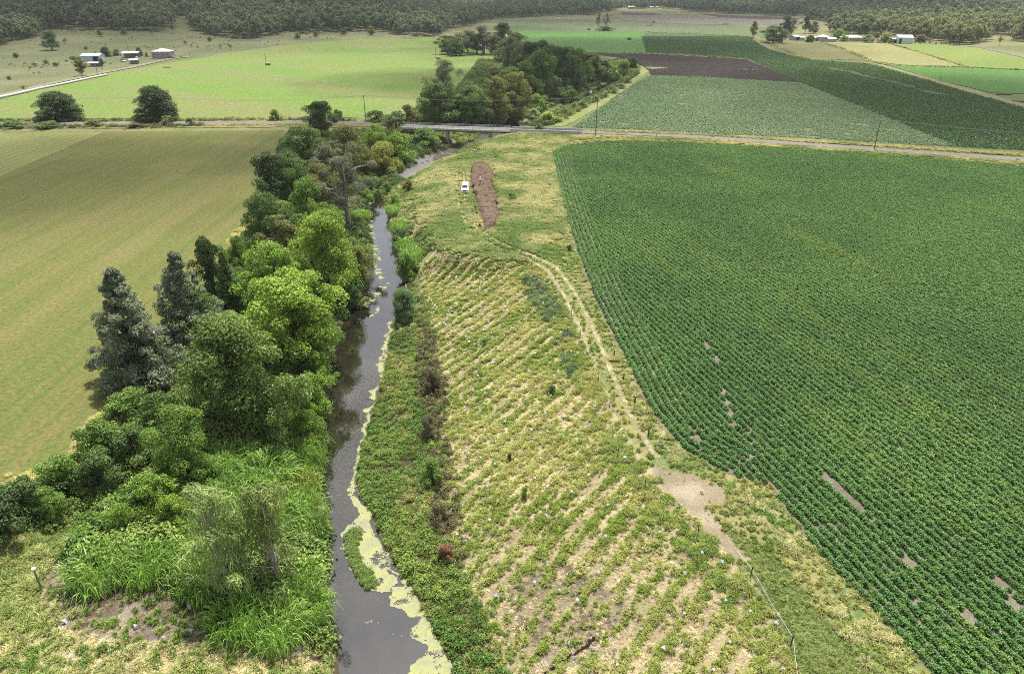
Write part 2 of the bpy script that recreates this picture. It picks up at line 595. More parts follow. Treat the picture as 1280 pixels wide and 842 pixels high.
# every prototype is 10 m tall
proto("round0", ell_blobs(70, 4.3, 1.3, 9.3, 1.15, seed=1), 150, 0.42, 9.6, 10, 0.28, seed=1)
proto("round1", ell_blobs(62, 4.4, 1.6, 9.2, 1.25, lump=0.5, seed=2), 160, 0.40, 9.8, 10, 0.30, seed=2)
proto("round2", ell_blobs(85, 4.2, 0.9, 9.4, 1.0, lump=0.45, seed=3), 120, 0.38, 9.4, 10, 0.26, seed=3)
proto("dense0", ell_blobs(170, 4.5, 0.2, 9.2, 1.2, lump=0.12, power=0.5, seed=4, shape=lambda t: (1 - max(0, t * 1.25 - .25) ** 2) ** 0.5 * min(1, .86 + t)), 130, 0.40, 10.6, 10, 0.4, seed=4)
proto("dome1", ell_blobs(130, 4.5, 0.3, 9.3, 1.0, lump=0.42, power=0.5, seed=14, shape=lambda t: (1 - max(0, t * 1.25 - .25) ** 2) ** 0.5 * min(1, .8 + t)), 130, 0.36, 10.4, 10, 0.35, seed=14, limbs=22)
proto("tall0", ell_blobs(60, 2.6, 2.2, 9.4, 0.95, lump=0.55, seed=5), 140, 0.40, 6.4, 10, 0.24, seed=5)
proto("tall1", ell_blobs(50, 2.9, 2.6, 9.4, 0.9, lump=0.6, seed=6), 140, 0.42, 6.8, 10, 0.24, seed=6)
proto("cone0", ell_blobs(300, 3.3, 0.3, 9.7, 0.55, lump=0.35, power=0.5, shape=lambda t: (1 - t ** 1.5) ** 0.95 * min(1, 0.7 + t * 2.5) + 0.03, seed=7, tpow=1.35), 62, 0.36, 6.8, 10, 0.25,
      seed=7, limbs=24, aspect=0.45)
proto("cone1", ell_blobs(220, 2.4, 0.4, 9.7, 0.52, lump=0.15, power=0.5, shape=lambda t: (1 - t) ** 0.85 * min(1, 0.7 + t * 2.2) + 0.03, seed=8, tpow=1.3), 62, 0.36, 5.4, 10, 0.25,
      seed=8, limbs=24, aspect=0.45)
# open gum trees: few sprigs, pale limbs showing
proto("gum0", ell_blobs(36, 3.6, 3.8, 9.4, 0.95, lump=0.7, power=0.4, seed=9), 240, 0.34, 8.4, 10, 0.24, bark=M_PALEBARK, limbs=22, lean=0.1, n_stem=2, seed=9, aspect=0.35)
proto("gum1", ell_blobs(32, 3.2, 4.2, 9.4, 0.9, lump=0.7, power=0.4, seed=10), 220, 0.34, 7.6, 10, 0.22, bark=M_PALEBARK, limbs=20, lean=0.12, n_stem=1, seed=10, aspect=0.35)
# feathery creek trees: thin upright needles
proto("wisp0", ell_blobs(46, 2.6, 2.0, 9.5, 0.85, lump=0.6, seed=11), 75, 0.8, 6.0, 10, 0.13, mat=M_NEEDLE, fine=1.0, rise=0.9, bark=M_PALEBARK, limbs=20, seed=11, n_stem=2,
      aspect=0.085, outward=0.9, up=0.0)
proto("wisp1", ell_blobs(52, 3.0, 1.6, 9.5, 0.85, lump=0.6, seed=12), 75, 0.8, 6.6, 10, 0.12, mat=M_NEEDLE, fine=1.0, rise=0.9, bark=M_PALEBARK, limbs=20, seed=12, n_stem=3,
      aspect=0.10, outward=0.9, up=0.0, lean=0.15)
# shrubs: 3 m tall, stems hidden low down
for i in range(4):
    bl = ell_blobs(34 + 6 * i, 1.75, 0.25, 2.75, 0.5, lump=0.5, seed=20 + i, shape=lambda t: (1 - t * t) ** 0.5)
    PROTO["shrub%d" % i] = (crown("shrub_crown", bl, 130, 0.16 + 0.03 * (i % 2), M_LEAF), trunk("shrub_stem", 3, 0.07, bl, 8, M_BARK, seed=i, n_stem=3), 3.9, 3.0)


def blades(n, base_r, h, spread, width, seg=3, arch=0.9, stiff=0.35):
    """grass blades that rise from a clump and arch over"""
    a = RNG.random(n) * 2 * PI; r0 = base_r * np.sqrt(RNG.random(n))
    dirx, diry = np.cos(a), np.sin(a)
    L = h * ((0.55 + 0.55 * RNG.random(n)) if base_r < 1 else (0.3 + 0.8 * RNG.random(n) ** 0.7)); sp = spread * (0.2 + 0.9 * RNG.random(n))
    t = np.linspace(0, 1, seg + 1)
    a2 = a + (RNG.random(n) - 0.5) * (1.2 if base_r < 1 else 4.5)
    px = r0[:, None] * dirx[:, None] + np.cos(a2)[:, None] * sp[:, None] * (t ** 1.7)[None]
    py = r0[:, None] * diry[:, None] + np.sin(a2)[:, None] * sp[:, None] * (t ** 1.7)[None]
    pz = L[:, None] * (t - arch * stiff * t ** 3)[None]
    w = width * (1 - 0.85 * t ** 2)[None] * (0.7 + 0.6 * RNG.random(n))[:, None]
    b3 = a + PI / 2 + (RNG.random(n) - 0.5)
    sx, sy = np.cos(b3)[:, None] * w / 2, np.sin(b3)[:, None] * w / 2
    Lp = np.stack([px - sx, py - sy, pz], -1); Rp = np.stack([px + sx, py + sy, pz], -1)
    V = np.stack([Lp, Rp], 2).reshape(-1, 3)
    m = 2 * (seg + 1)
    base = (np.arange(n) * m)[:, None, None] + (np.arange(seg) * 2)[None, :, None]
    F = (base + np.array([0, 1, 3, 2])[None, None, :]).reshape(-1, 4)
    v = np.repeat(RNG.random(n), m)
    return V, F, v


def blade_mesh(name, mat, *a, **k):
    V, F, v = blades(*a, **k)
    return mesh_np(name, V, F, [mat], v)


for i in range(3):
    PROTO["cane%d" % i] = (blade_mesh("cane_blades", M_BLADE, 620, 1.75, 2.6, 1.15, 0.085, 4, 0.95, 0.75), None, 4.0, 2.6)

# ------------------------------------------------------------------ scatter (stuff only)
LIB = {}


def lib(name, meshes):
    c = bpy.data.collections.new(name)
    for i, me in enumerate(meshes):
        o = bpy.data.objects.new("%s_%02d" % (name, i), me); c.objects.link(o)
    LIB[name] = c
    return c


lib("tuft", [blade_mesh("tuft", M_PTB, 46, 0.16, 0.5, 0.30, 0.045, 2, 0.9, 0.4) for _ in range(4)])
lib("tussock", [blade_mesh("tussock", M_PTB, 120, 0.30, 0.85, 0.65, 0.05, 3, 0.9, 0.6) for _ in range(4)])


def dome_mesh(name, n, r, h, leaf, mat, aspect=0.75, core=0.5):
    d = rdir(n); d[:, 2] = np.abs(d[:, 2])
    c = d * np.array([r, r, h]) * (core + (1 - core) * RNG.random(n) ** 0.5)[:, None]
    c[:, :2] += RNG.normal(size=(n, 2)) * r * 0.12
    nr = d * 0.6 + rdir(n) * 0.5 + np.array([0, 0, 0.5])
    L = leaf * (0.7 + 0.6 * RNG.random(n))
    V, F = leaves(c, nr, L, L * aspect, 0.2)
    return mesh_np(name, V, F, [mat], np.repeat(RNG.random(n), 4))


lib("beanplant", [dome_mesh("bean_plant", 95, 0.34, 0.56, 0.17, M_PT) for _ in range(5)])
lib("cabbage", [dome_mesh("low_crop", 26, 0.50, 0.45, 0.42, M_PT) for _ in range(4)])
lib("weed", [dome_mesh("weed", 110, 0.45, 0.65, 0.17, M_PT, 0.5) for _ in range(4)])
lib("thicket", [dome_mesh("thicket", 220, 0.95, 1.15, 0.26, M_PT, 0.55) for _ in range(4)])

GN = bpy.data.node_groups.new("scatter", "GeometryNodeTree")
GN.interface.new_socket("Geometry", in_out="INPUT", socket_type="NodeSocketGeometry")
GN.interface.new_socket("Collection", in_out="INPUT", socket_type="NodeSocketCollection")
GN.interface.new_socket("Geometry", in_out="OUTPUT", socket_type="NodeSocketGeometry")
_gi = GN.nodes.new("NodeGroupInput"); _go = GN.nodes.new("NodeGroupOutput")
_ci = GN.nodes.new("GeometryNodeCollectionInfo"); _ci.inputs["Separate Children"].default_value = True; _ci.inputs["Reset Children"].default_value = True
_ip = GN.nodes.new("GeometryNodeInstanceOnPoints"); _ip.inputs["Pick Instance"].default_value = True


def _na(n, t):
    a = GN.nodes.new("GeometryNodeInputNamedAttribute"); a.data_type = t; a.inputs["Name"].default_value = n
    return a.outputs["Attribute"]


GN.links.new(_gi.outputs["Geometry"], _ip.inputs["Points"]); GN.links.new(_gi.outputs["Collection"], _ci.inputs["Collection"])
GN.links.new(_ci.outputs["Instances"], _ip.inputs["Instance"])
GN.links.new(_na("pick", "INT"), _ip.inputs["Instance Index"])
GN.links.new(_na("rot", "FLOAT_VECTOR"), _ip.inputs["Rotation"])
GN.links.new(_na("scl", "FLOAT_VECTOR"), _ip.inputs["Scale"])
GN.links.new(_ip.outputs[0], _go.inputs[0])


def scatter(name, x, y, scl, col, libname, label, cat, z=None, sz=None, tilt=0.12, pick=None):
    n = len(x)
    if z is None: z = Z(x, y)
    me = bpy.data.meshes.new(name); me.vertices.add(n)
    me.vertices.foreach_set("co", np.c_[x, y, z].astype(np.float32).ravel())
    rot = np.c_[(RNG.random(n) - .5) * tilt * 2, (RNG.random(n) - .5) * tilt * 2, RNG.random(n) * 2 * PI]
    s = np.c_[scl, scl, scl if sz is None else sz]
    k = len(LIB[libname].objects)
    pk = RNG.integers(0, k, n) if pick is None else pick
    for an, t, d, f in (("rot", "FLOAT_VECTOR", rot, "vector"), ("scl", "FLOAT_VECTOR", s, "vector"), ("pick", "INT", pk, "value")):
        a = me.attributes.new(an, t, "POINT"); a.data.foreach_set(f, np.asarray(d, np.int32 if t == "INT" else np.float32).ravel())
    a = me.attributes.new("icol", "FLOAT_COLOR", "POINT"); a.data.foreach_set("color", np.c_[np.asarray(col) * SMALL_K, np.ones(n)].astype(np.float32).ravel())
    o = obj(name, me)
    md = o.modifiers.new("scatter", "NODES"); md.node_group = GN
    md[[i.identifier for i in GN.interface.items_tree if i.name == "Collection"][0]] = LIB[libname]
    return tag(o, label, cat, kind="stuff")


def pick_world(n, x0, x1, y0, y1, poly=None, polys=None, margin=60):
    """random ground points in a world rectangle that fall in a photo polygon"""
    x = RNG.uniform(x0, x1, n); y = RNG.uniform(y0, y1, n); z = Z(x, y)
    px, py = proj(x, y, z)
    k = (px > -margin) & (px < 1280 + margin) & (py < 842 + margin)
    if poly is not None: k &= inpoly(px, py, poly)
    return x[k], y[k], z[k], px[k], py[k]


def cmix(a, b, t):
    a = np.asarray(a); b = np.asarray(b); t = np.asarray(t)[:, None]
    return a * (1 - t) + b * t
# ------------------------------------------------------------------ zones drawn on the photo
Z_SLOPE = [(525, 345), (515, 322), (535, 312), (600, 318), (655, 333), (690, 360), (722, 410), (747, 465), (765, 510), (788, 555), (822, 605), (885, 665),
           (938, 722), (1010, 860), (640, 870), (600, 765), (575, 705), (557, 645), (555, 560), (550, 480), (546, 425), (535, 395)]
Z_BENCH = [(488, 402), (512, 385), (545, 410), (550, 480), (557, 560), (560, 640), (577, 705), (605, 770), (650, 870), (575, 870), (520, 750), (480, 675), (442, 600),
           (447, 570), (464, 520), (480, 470)]
Z_BRUSHY = [(525, 400), (548, 415), (556, 480), (562, 560), (575, 640), (588, 715), (565, 710), (545, 640), (530, 560), (520, 470)]
Z_LEFTBANK = [(358, 165), (500, 165), (540, 180), (520, 205), (480, 225), (466, 240), (457, 265), (468, 325), (446, 372), (412, 450), (396, 560), (398, 700), (424, 842), (430, 880),
              (-200, 900), (-200, 700), (-40, 640), (0, 614), (80, 592), (150, 502), (200, 432), (255, 362), (310, 287), (335, 217)]
Z_LOWLEFT = [(-200, 690), (40, 660), (110, 650), (150, 700), (230, 735), (290, 790), (400, 800), (424, 842), (430, 890), (-200, 900)]
Z_BAREMULCH = [(45, 750), (70, 690), (140, 700), (230, 735), (300, 785), (400, 795), (415, 842), (340, 822), (250, 815), (150, 808), (80, 800)]
Z_STRAWLOW = [(-40, 800), (60, 785), (150, 800), (260, 805), (330, 808), (415, 835), (420, 890), (-60, 890)]
Z_TRACKSIDE = [(690, 190), (712, 290), (740, 370), (775, 440), (812, 512), (852, 562), (905, 592), (962, 607), (1022, 692), (1102, 772), (1190, 880), (1010, 880), (938, 722),
               (885, 665), (822, 605), (788, 555), (765, 510), (747, 465), (722, 410), (690, 360), (655, 333), (600, 318), (535, 312), (522, 262), (530, 232), (560, 208), (600, 190), (650, 172), (720, 172)]
CROP_PX = [(690, 191), (700, 184.5), (730, 180), (770, 177.5), (860, 179), (960, 185), (1100, 194), (1280, 209), (1700, 246), (1700, 900), (1225, 900), (1165, 842),
           (1102, 770), (1022, 690), (962, 605), (905, 590), (852, 560), (812, 510), (777, 440), (742, 370), (714, 290), (700, 240)]
Z_FARBANK = [(505, 168), (660, 172), (600, 192), (560, 208), (530, 232), (500, 225), (470, 235)]
HEAP_PX = [(590, 207), (602, 203), (611, 208), (618, 217), (617, 232), (621, 243), (626, 270), (620, 284), (606, 291), (602, 278), (596, 258), (590, 240), (586, 222)]
SCRAPE = [(812, 578), (850, 586), (902, 606), (908, 632), (884, 632), (905, 662), (938, 700), (926, 702), (868, 670), (840, 645), (820, 615)]
Z_MOWN = [(930, 700), (905, 668), (880, 640), (965, 690), (1030, 770), (1110, 860), (1010, 860), (965, 770)]


def line_px(pts, z=0.0):
    return [P(*p) for p in pts]


# ------------------------------------------------------------------ terrain sheet
def axis(segs):
    a = [segs[0][0]]
    for s0, s1, st in segs:
        n = max(1, int(round((s1 - s0) / st))); a += list(np.linspace(s0, s1, n + 1)[1:])
    return np.array(a)


def grow(a, lim, k=1.09):
    a = list(a); st = a[-1] - a[-2]
    while a[-1] < lim:
        st *= k; a.append(a[-1] + st)
    return np.array(a)


xs = axis([(-80, 40, 0.5), (40, 75, 1.0)])
xs = grow(xs, 8000); xs = -grow(-xs[::-1], 8000)[::-1]
ys = axis([(12, 130, 0.5), (130, 270, 0.8)])
ys = grow(ys, 11000, 1.04)
tx, ty = np.meshgrid(xs, ys); tx = tx.ravel(); ty = ty.ravel(); tz = Z(tx, ty)
px, py = proj(tx, ty, tz)
front = ty > 18
col = np.zeros((len(tx), 3)); dry = np.zeros(len(tx))
n1 = fbm(tx, ty, 30, 1); n2 = fbm(tx, ty, 6, 5); n3 = fbm(tx, ty, 2.0, 8, 3)
col[:] = cmix((0.085, 0.115, 0.035), (0.17, 0.165, 0.075), sst(0.4, 0.6, n1)); dry[:] = 0.35
pxw = px + (n3 - 0.5) * 14; pyw = py + (n2 - 0.5) * 12


def paint(poly, a, b, t, d):
    k = inpoly(pxw, pyw, poly) & front
    col[k] = cmix(a, b, t[k]); dry[k] = d if np.isscalar(d) else d[k]


rr_ = np.hypot(tx, ty)
hill = (rr_ > 560) & (tz > 1.0)
col[hill] = cmix((0.085, 0.10, 0.045), (0.16, 0.145, 0.08), sst(0.35, 0.65, n1[hill])); dry[hill] = 0.4
Z_HOMEHILL = [(-400, 200), (0, 122), (60, 106), (140, 91), (200, 80), (280, 66), (440, 49), (560, 47), (600, 10), (-400, 10)]
paint(Z_HOMEHILL, (0.072, 0.096, 0.038), (0.125, 0.135, 0.068), sst(0.35, 0.62, n1), 0.35)
GREEN, YGREEN, STRAW, EARTH = (0.075, 0.125, 0.026), (0.20, 0.205, 0.085), (0.39, 0.34, 0.215), (0.145, 0.105, 0.07)
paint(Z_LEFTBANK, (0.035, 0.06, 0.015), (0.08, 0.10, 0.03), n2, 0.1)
paint(Z_TRACKSIDE, (0.105, 0.155, 0.04), (0.21, 0.20, 0.08), sst(0.4, 0.62, n2), 0.45)
paint(Z_FARBANK, (0.08, 0.11, 0.035), (0.20, 0.18, 0.085), n2, 0.4)
paint(Z_BENCH, (0.055, 0.085, 0.022), (0.13, 0.10, 0.06), sst(0.45, 0.65, n2), 0.2)
paint(Z_BRUSHY, (0.16, 0.115, 0.08), (0.09, 0.085, 0.04), n2, 0.25)
# planted slope: grass rows alternate with straw mulch
_a, _b = P(560, 472), P(752, 392)
ROW_ANG = math.radians(49)
ROW_STEP = 2.15


def row_phase(x, y):
    u = -x * math.sin(ROW_ANG) + y * math.cos(ROW_ANG)
    w = (fbm(x, y, 9, 31, 2) - 0.5) * 0.8
    return np.mod((u + w) / ROW_STEP, 1.0)


ph = row_phase(tx, ty)
green_amt = sst(0.32, 0.18, np.abs(ph - 0.5)) * sst(0.30, 0.5, n2 * 0.6 + n1 * 0.4)
k = inpoly(pxw, pyw, Z_SLOPE) & front
low = sst(640, 760, py)
straw = cmix(STRAW, (0.24, 0.195, 0.135), np.maximum(sst(.3, .7, n3), low * 0.7))
col[k] = cmix((0, 0, 0), (1, 1, 1), np.ones(k.sum())) * (straw[k] * (1 - green_amt[k])[:, None] + np.array(YGREEN)[None] * green_amt[k][:, None])
dry[k] = 0.45
paint(Z_LOWLEFT, (0.13, 0.15, 0.045), (0.28, 0.235, 0.12), sst(0.35, 0.65, n2), 0.5)
paint(Z_STRAWLOW, STRAW, (0.21, 0.19, 0.075), n2, 0.6)
paint(Z_BAREMULCH, (0.095, 0.072, 0.055), (0.24, 0.205, 0.165), sst(.3, .7, n3), 0.1)
paint([(615, 735), (700, 700), (740, 730), (780, 745), (770, 800), (720, 830), (640, 790)], (0.10, 0.08, 0.06), (0.25, 0.205, 0.135), sst(.3, .7, n3), 0.25)
paint([(860, 660), (885, 672), (930, 735), (915, 745), (870, 735), (850, 690)], (0.17, 0.125, 0.085), (0.22, 0.17, 0.10), n2, 0.4)
paint(Z_MOWN, (0.085, 0.135, 0.04), (0.14, 0.165, 0.055), n2, 0.25)
paint([(655, 840), (690, 805), (730, 795), (745, 810), (715, 842), (700, 870), (650, 870)], (0.17, 0.145, 0.115), (0.22, 0.19, 0.15), n3, 0.1)
paint([(520, 262), (545, 250), (600, 250), (605, 305), (545, 310), (530, 290)], (0.11, 0.15, 0.04), (0.30, 0.245, 0.13), sst(0.45, 0.6, n2), 0.5)
# bare sandy scrape where the track drops off, disturbed grey soil, gravel bar
paint(SCRAPE, (0.335, 0.285, 0.205), (0.235, 0.195, 0.135), sst(.3, .7, n3), 0.0)
for pl in ([(625, 206), (700, 202), (640, 212)], [(632, 215), (648, 212), (645, 222), (630, 222)], [(628, 280), (600, 290), (590, 272)]):
    paint(pl, (0.27, 0.235, 0.20), (0.22, 0.19, 0.16), n3, 0.0)
paint([(488, 214), (505, 198), (545, 193), (540, 203), (505, 225), (492, 226)], (0.20, 0.185, 0.17), (0.15, 0.14, 0.125), n3, 0.0)
under = (tz < -5.3) & front & (ty < 640) & (np.abs(tx) < 130)
col[under & (ty < 200)] = (0.07, 0.055, 0.035); dry[under] = 0.0
col[under & (ty >= 200) & (ty < 300)] = (0.075, 0.068, 0.058)
k = inpoly(pxw, pyw, [(488, 216), (505, 199), (545, 193), (542, 202), (508, 224), (492, 226)]) & front
col[k] = (0.17, 0.16, 0.15)
V = np.c_[tx, ty, tz]
nx, ny = len(xs), len(ys)
idx = np.arange(nx * ny).reshape(ny, nx)
F = np.stack([idx[:-1, :-1], idx[:-1, 1:], idx[1:, 1:], idx[1:, :-1]], -1).reshape(-1, 4)
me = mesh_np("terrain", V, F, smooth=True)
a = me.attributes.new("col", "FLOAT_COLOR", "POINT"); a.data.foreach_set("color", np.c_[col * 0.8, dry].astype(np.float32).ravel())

m, nt, out = new_mat("rough_ground")
at = N(nt, "ShaderNodeAttribute", attribute_name="col")
pos = wpos(nt)
f1 = noise_node(nt, pos, 1.1, 6, 0.75); f2 = noise_node(nt, pos, 5.0, 5, 0.8); f3 = noise_node(nt, pos, 0.23, 5, 0.65)
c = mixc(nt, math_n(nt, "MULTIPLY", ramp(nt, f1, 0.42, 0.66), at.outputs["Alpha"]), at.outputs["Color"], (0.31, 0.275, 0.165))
c = mixc(nt, math_n(nt, "MULTIPLY", ramp(nt, f3, 0.5, 0.7), 0.45), c, mixc(nt, 1.0, c, (0.62, 0.78, 0.55), "MULTIPLY"))
c = mixc(nt, 1.0, c, mixc(nt, ramp(nt, f2, 0.22, 0.78), (0.55, 0.55, 0.55), (1.45, 1.43, 1.4)), "MULTIPLY")
pbsdf(nt, out, c, 0.92, 0.1, 0, f2, 0.5, 0.2)
me.materials.append(m)
tag(obj("terrain", me), "rolling ground of grass, straw and bare soil from the creek to the hills", "ground", kind="structure")
del tx, ty, tz, px, py, V, F

# ------------------------------------------------------------------ fields
ang_w = lambda a, b: math.atan2(b.y - a.y, b.x - a.x)
A_PAD = ang_w(P(120, 330), P(317, 200))


def across(a): return PI / 2 - a - 0.0   # mapping rotation that turns the row direction onto y


def field(name, poly, off, mat, label, cell=25, jag=0.4):
    o, pts = sheet(name, poly, off, mat, cell, jag)
    tag(o, label, "field", kind="structure")
    return o, pts


field("mown_paddock", [(-900, 170), (-400, 167), (0, 165), (130, 164.5), (300, 163.5), (356, 163), (345, 195), (330, 230), (306, 288), (278, 325), (248, 365), (196, 440), (150, 500), (120, 545), (78, 588), (0, 610), (-60, 632), (-900, 640)],
      0.05, field_mat("mown_grass", (0.100, 0.142, 0.029), (0.140, 0.148, 0.040), (0.175, 0.152, 0.064), 0.022, 1.6, across(A_PAD), 3.4, 0.25, streak=0.8, band=(0.10, (0.18, 0.165, 0.066), (0.088, 0.13, 0.027)), bump=0.6),
      "olive mown paddock with faint mower lines left of the creek trees")
field("grass_strip", [(-500, 260), (-60, 232), (0, 222), (60, 195), (130, 165.5), (60, 165.5), (-60, 167), (-500, 170)], 0.09,
      field_mat("pale_grass", (0.20, 0.22, 0.075), (0.25, 0.245, 0.10), (0.14, 0.17, 0.05), 0.05, 2.0, across(A_PAD), 3.0, 0.5, bump=0.4),
      "paler green mown strip in the corner of the olive paddock")
field("pasture", [(-700, 230), (-300, 168), (0, 125), (60, 110), (140, 93), (200, 81), (290, 66), (350, 57), (440, 50), (540, 48.5), (600, 58), (625, 74), (600, 90), (570, 110), (520, 135), (495, 148), (360, 148.5), (100, 148.5), (-300, 151), (-700, 153)],
      0.12, field_mat("lush_pasture", (0.115, 0.218, 0.037), (0.160, 0.222, 0.050), (0.19, 0.19, 0.08), 0.012, 0.7, -0.9, streak=0.05, bump=0.5, spots=(0.16, 0.2, 0.05)),
      "bright green pasture beyond the road on the left", 12)
A_CROP = ang_w(P(822, 377), P(993, 520))
field("crop_soil", CROP_PX, 0.03, field_mat("crop_soil", (0.14, 0.122, 0.095), (0.22, 0.195, 0.16), None, 0.2, 3.0, bump=0.6),
      "grey brown soil under the nearest leafy crop", 20, 0.25)
PALE_PX = [(716, 159.5), (740, 143), (775, 117), (812, 95), (860, 96), (1000, 104), (1090, 140), (1150, 165), (1196, 184), (1100, 178), (1000, 172.5), (860, 166), (780, 161.5)]
field("bluegreen_crop_ground", PALE_PX, 0.04, field_mat("bluegreen_ground", (0.12, 0.145, 0.085), (0.155, 0.175, 0.105), None, 0.03, 1.5, bump=0.5),
      "pale blue green crop field just beyond the road")
DARK_PX = [(808, 66), (800, 41), (860, 41), (935, 46), (960, 62), (1010, 75), (1090, 80), (1130, 92), (1200, 113), (1285, 136), (1500, 190), (1500, 215), (1290, 189), (1197, 184), (1150, 165), (1090, 140), (1000, 103), (932, 73)]
field("dark_crop_ground", DARK_PX, 0.06, field_mat("dark_crop", (0.038, 0.084, 0.032), (0.050, 0.098, 0.036), (0.07, 0.11, 0.04), 0.015, 1.2, across(A_CROP), 3.0, 0.3, streak=0.3, bump=0.6),
      "dark green crop field sweeping from the ploughed soil to the right edge")
field("ploughed_field", [(733, 67), (808, 67.5), (932, 74), (1002, 103), (900, 99.5), (813, 94.3), (810, 88), (800, 80.5), (770, 72)], 0.09,
      field_mat("ploughed_soil", (0.012, 0.008, 0.007), (0.018, 0.012, 0.010), (0.032, 0.022, 0.018), 0.03, 1.2, across(ang_w(P(800, 70), P(905, 98))), 6.0, 0.5, bump=0.7),
      "dark ploughed field between the green crops")
field("bright_field", [(628, 38.5), (700, 38.5), (805, 40.5), (808, 66), (735, 66), (690, 60), (655, 52)], 0.10,
      field_mat("bright_crop", (0.060, 0.155, 0.028), (0.072, 0.165, 0.032), (0.085, 0.165, 0.04), 0.01, 1.0, 0.4, 12.0, 0.3),
      "vivid green field beside the far tree belt")
field("far_green_field", [(618, 24), (740, 24), (790, 27), (930, 33), (1000, 38), (980, 43), (935, 45.5), (860, 40.5), (800, 40.5), (628, 38)], 0.12,
      field_mat("far_green", (0.085, 0.125, 0.05), (0.115, 0.14, 0.062), (0.13, 0.15, 0.08), 0.006, 0.6, 0.2, 20.0, 0.3),
      "dull green field beyond the vivid one")
field("stubble_field", [(760, 22), (800, 19.5), (880, 21), (1000, 24.5), (1000, 31), (930, 32), (850, 30), (790, 26.5)], 0.3,
      field_mat("stubble", (0.17, 0.155, 0.125), (0.14, 0.13, 0.105), None, 0.006, 0.6), "grey stubble field near the far woods")
field("far_ploughed_strip", [(776, 15.5), (815, 17), (828, 19), (778, 19.5)], 0.45, field_mat("far_soil", (0.055, 0.042, 0.038), (0.07, 0.052, 0.045), None, 0.01, 0.6),
      "thin dark ploughed strip at the foot of the far woods, left one")
field("far_ploughed_strip", [(872, 17.5), (960, 21), (1000, 23.5), (960, 24.3), (900, 21.5)], 0.45, bpy.data.materials["far_soil"],
      "thin dark ploughed strip at the foot of the far woods, right one")
field("sandy_pasture", [(962, 55), (1000, 52.5), (1028, 53), (1060, 64), (1085, 75), (1012, 75), (985, 67), (970, 62)], 0.14,
      field_mat("sandy_pasture", (0.13, 0.135, 0.05), (0.20, 0.17, 0.085), (0.12, 0.145, 0.045), 0.03, 0.8, streak=0.03), "patchy tan pasture in front of the farm buildings")
field("cut_hay_field", [(1028, 53), (1110, 54.5), (1150, 66), (1206, 83.5), (1130, 81.5), (1090, 77)], 0.16,
      field_mat("cut_hay", (0.23, 0.225, 0.085), (0.26, 0.245, 0.115), (0.19, 0.2, 0.07), 0.01, 0.8, across(ang_w(P(1040, 56), P(1150, 80))), 9.0, 0.5), "pale striped hay field before the big shed")
field("light_pasture", [(1110, 54.5), (1190, 57.5), (1225, 59), (1285, 73), (1500, 130), (1500, 140), (1285, 87.5), (1206, 84), (1150, 66)], 0.18,
      field_mat("light_pasture", (0.165, 0.225, 0.05), (0.21, 0.24, 0.065), (0.13, 0.20, 0.045), 0.008, 0.8, 0.7, streak=0.015), "light green pasture at the right edge")
field("green_paddock", [(1112, 82.5), (1206, 85), (1290, 89), (1500, 143), (1500, 190), (1290, 118), (1240, 116.5), (1165, 99)], 0.20,
      field_mat("green_paddock", (0.070, 0.165, 0.033), (0.085, 0.175, 0.038), (0.07, 0.15, 0.03), 0.01, 0.8, 0.5, 8.0, 0.25), "rich green paddock between hay field and dark crop")


def strip(name, pts_px, half, off, mat, label, cat, jag=0.3, step=3.0, world=None):
    V, F = ribbon(name, world or line_px(pts_px), half, off, mat, step, jag)
    return tag(obj(name, mesh_np(name, V, F, [mat], smooth=True)), label, cat, kind="structure")


M_VERGE = field_mat("verge_grass", (0.17, 0.18, 0.06), (0.27, 0.23, 0.115), (0.12, 0.16, 0.04), 0.12, 2.0, bump=0.6, streak=0.3)
M_ROAD = field_mat("worn_seal", (0.20, 0.19, 0.18), (0.165, 0.155, 0.15), None, 0.3, 6.0, bump=0.1)
M_DIRT = field_mat("pale_dirt", (0.36, 0.30, 0.22), (0.28, 0.235, 0.16), None, 0.4, 5.0, bump=0.4)
strip("verge", [(-900, 163), (-300, 158), (0, 156.5), (200, 156), (360, 155), (470, 154.5)], 7.5, 0.16, M_VERGE, "rough grass verge along the left road", "verge", 1.5)
strip("verge", [(735, 167), (780, 169), (860, 172.5), (960, 179.5), (1092, 189), (1280, 202), (1500, 221)], 5.5, 0.09, M_VERGE, "rough grass verge along the right road", "verge", 1.5)
strip("road", [(-900, 161), (-300, 156.5), (0, 155.6), (130, 155.2), (250, 154.4), (360, 153.6), (440, 154), (480, 155), (506, 157.6)], 2.6, 0.22, M_ROAD,
      "grey sealed road running left from the bridge", "road", 0.2)
strip("road", [(724, 165.2), (745, 166), (780, 167.5), (860, 171), (960, 177.5), (1092, 187), (1280, 200), (1500, 219)], 2.6, 0.22, M_ROAD,
      "grey sealed road running right from the bridge", "road", 0.2)
strip("farm_lane", [(-200, 172), (0, 120.5), (60, 105.5), (130, 91), (160, 85.5), (190, 79), (215, 73.5), (240, 71)], 2.6, 0.3, field_mat("lane_dirt", (0.25, 0.225, 0.165), (0.19, 0.18, 0.115), None, 0.3, 3.0), "pale dirt lane climbing to the left homestead", "path", 0.6)
strip("farm_lane", [(1085, 78.5), (1130, 91), (1200, 111), (1285, 135), (1500, 188)], 3.5, 0.25, field_mat("dry_lane", (0.24, 0.215, 0.115), (0.19, 0.19, 0.08), None, 0.1, 2.0),
      "straw coloured lane between dark crop and green paddock", "path", 0.8)
strip("farm_lane", [(1190, 57), (1225, 59.5), (1285, 73), (1450, 113)], 2.5, 0.4, M_ROAD, "thin grey lane along the light pasture on the right", "path", 0.2)
